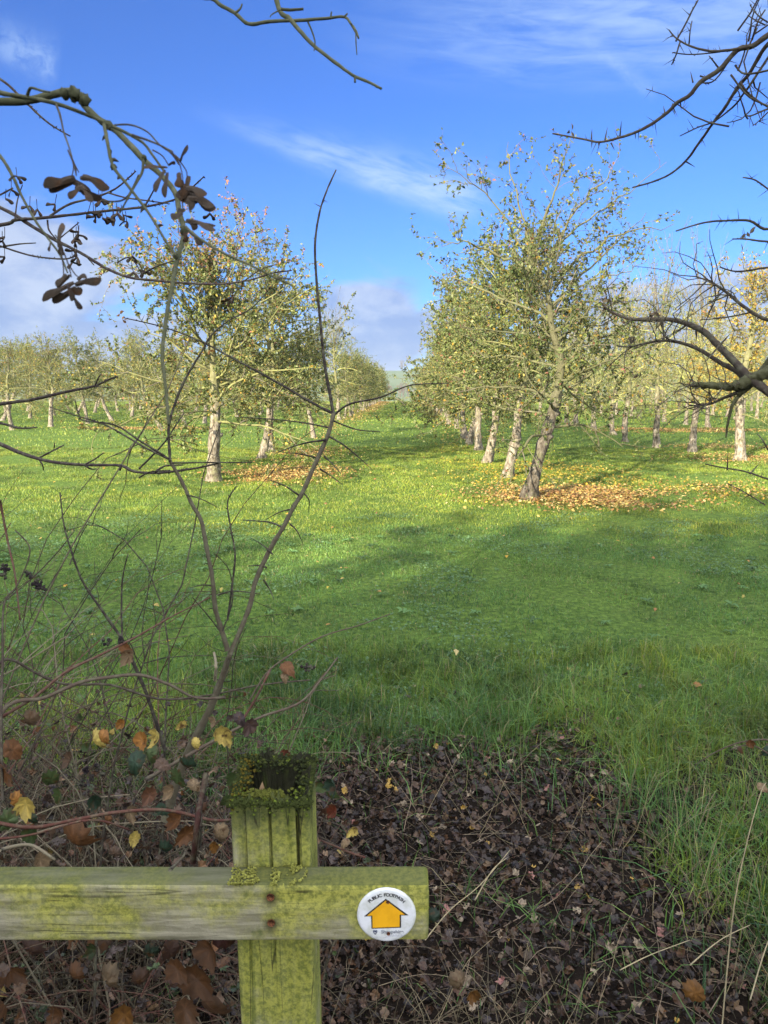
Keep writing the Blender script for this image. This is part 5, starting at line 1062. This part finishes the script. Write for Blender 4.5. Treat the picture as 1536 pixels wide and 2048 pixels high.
# ------------------------------------------------------------------ tree belt behind the path (casts the foreground shade)
def shade_tree(seed, h, w):
    rg = np.random.default_rng(seed); g = Geo(); lf = Geo(); t = walk(rg, (0, 0, -.1), (0, 0, 1), h*.8, 10, .06); g.tube(t, np.linspace(.14, .03, 11), 8, MAPB, jitter=.05, rg=rg); LP = []
    for k in range(40):
        q, d = at(t, rg.uniform(.12, 1)); a = rg.uniform(0, 6.28); L = w*rg.uniform(.5, 1.0); p = walk(rg, q, (math.cos(a), math.sin(a), rg.uniform(.1, 1.1)), L, 7, .16, .02); g.tube(p, np.linspace(.028, .006, 8), 4, MAPB, cap=False)
        for _ in range(9):
            q2, d2 = at(p, rg.uniform(.25, 1)); p2 = walk(rg, q2, d2+rg.normal(size=3)*.6, L*.4, 4, .2, .0); g.tube(p2, np.linspace(.008, .003, 5), 3, MAPB, cap=False)
            for _ in range(13): LP.append(at(p2, rg.random())[0]+rg.normal(size=3)*.08)
    LP = np.array(LP); n = len(LP); Ls = rg.uniform(.06, .12, n); lf.leaves(LP, rg.normal(size=(n, 3)), rg.normal(size=(n, 3)), Ls, Ls*.7, leafcols(rg, n, yel=.25, red=.1)); return g.mesh('trunk', M['twig']), lf.mesh('foliage', M['leaf'])
ST = [shade_tree(700+k, 6.0, 1.7) for k in range(3)]
HY = -14.0; te = math.tan(SUN_EL); sa, ca = math.sin(SUN_AZ-math.pi), math.cos(SUN_AZ-math.pi)
def need(xb, yb): z = (yb-HY)/ca*te; return xb-(yb-HY)/ca*sa, z
k = 0
for xb, yb in ((-8.5, 4.5), (-7, 5.2), (-5.6, 5.6), (-4.2, 6.0), (-2.9, 6.6), (-1.6, 8.1), (-.3, 8.7), (1, 9.2), (2.3, 9.6), (3.6, 9.8), (4.9, 9.9), (6.2, 10.2), (7.6, 10.6), (9, 11), (10.4, 11.2)):
    for row_ in range(2):
        xh, z = need(xb, yb-(.7 if xb > -1 else 1.1)); t = thing('hedgerow_tree', 'leafy hedgerow tree in the belt behind the path that shades the foreground', 'tree', (xh+tr_.normal()*.2, HY-row_*1.8+.9, 0), 'hedgerow trees behind the path'); s = z/6.0*(1 if row_ == 0 else .98)
        t.rotation_euler = (0, 0, tr_.uniform(0, 6.28)); t.scale = (s, s, s)
        for n_, me in zip(('trunk', 'foliage'), ST[k % 3]): o = bpy.data.objects.new(n_, me); col.objects.link(o); o.parent = t
        k += 1

# ------------------------------------------------------------------ haze
def hazebox():
    me = bpy.data.meshes.new('haze'); x0, x1, y0, y1, z0, z1 = -2620, 2620, -620, 3220, -8, 36
    me.from_pydata([(x, y, z) for x in (x0, x1) for y in (y0, y1) for z in (z0, z1)], [], [(0, 1, 3, 2), (4, 6, 7, 5), (0, 4, 5, 1), (2, 3, 7, 6), (0, 2, 6, 4), (1, 5, 7, 3)])
    m = bpy.data.materials.new('haze'); m.use_nodes = True; t = m.node_tree; t.nodes.clear(); o_ = t.nodes.new('ShaderNodeOutputMaterial'); v = t.nodes.new('ShaderNodeVolumePrincipled')
    v.inputs['Color'].default_value = (.86, .90, 1, 1); v.inputs['Density'].default_value = .0003; v.inputs['Anisotropy'].default_value = .2; t.links.new(v.outputs[0], o_.inputs['Volume']); me.materials.append(m)
    o = bpy.data.objects.new('haze', me); col.objects.link(o); tag(o, kind='stuff'); o['label'] = 'thin pale haze softening the far wood and hill'; o['category'] = 'haze'
hazebox()
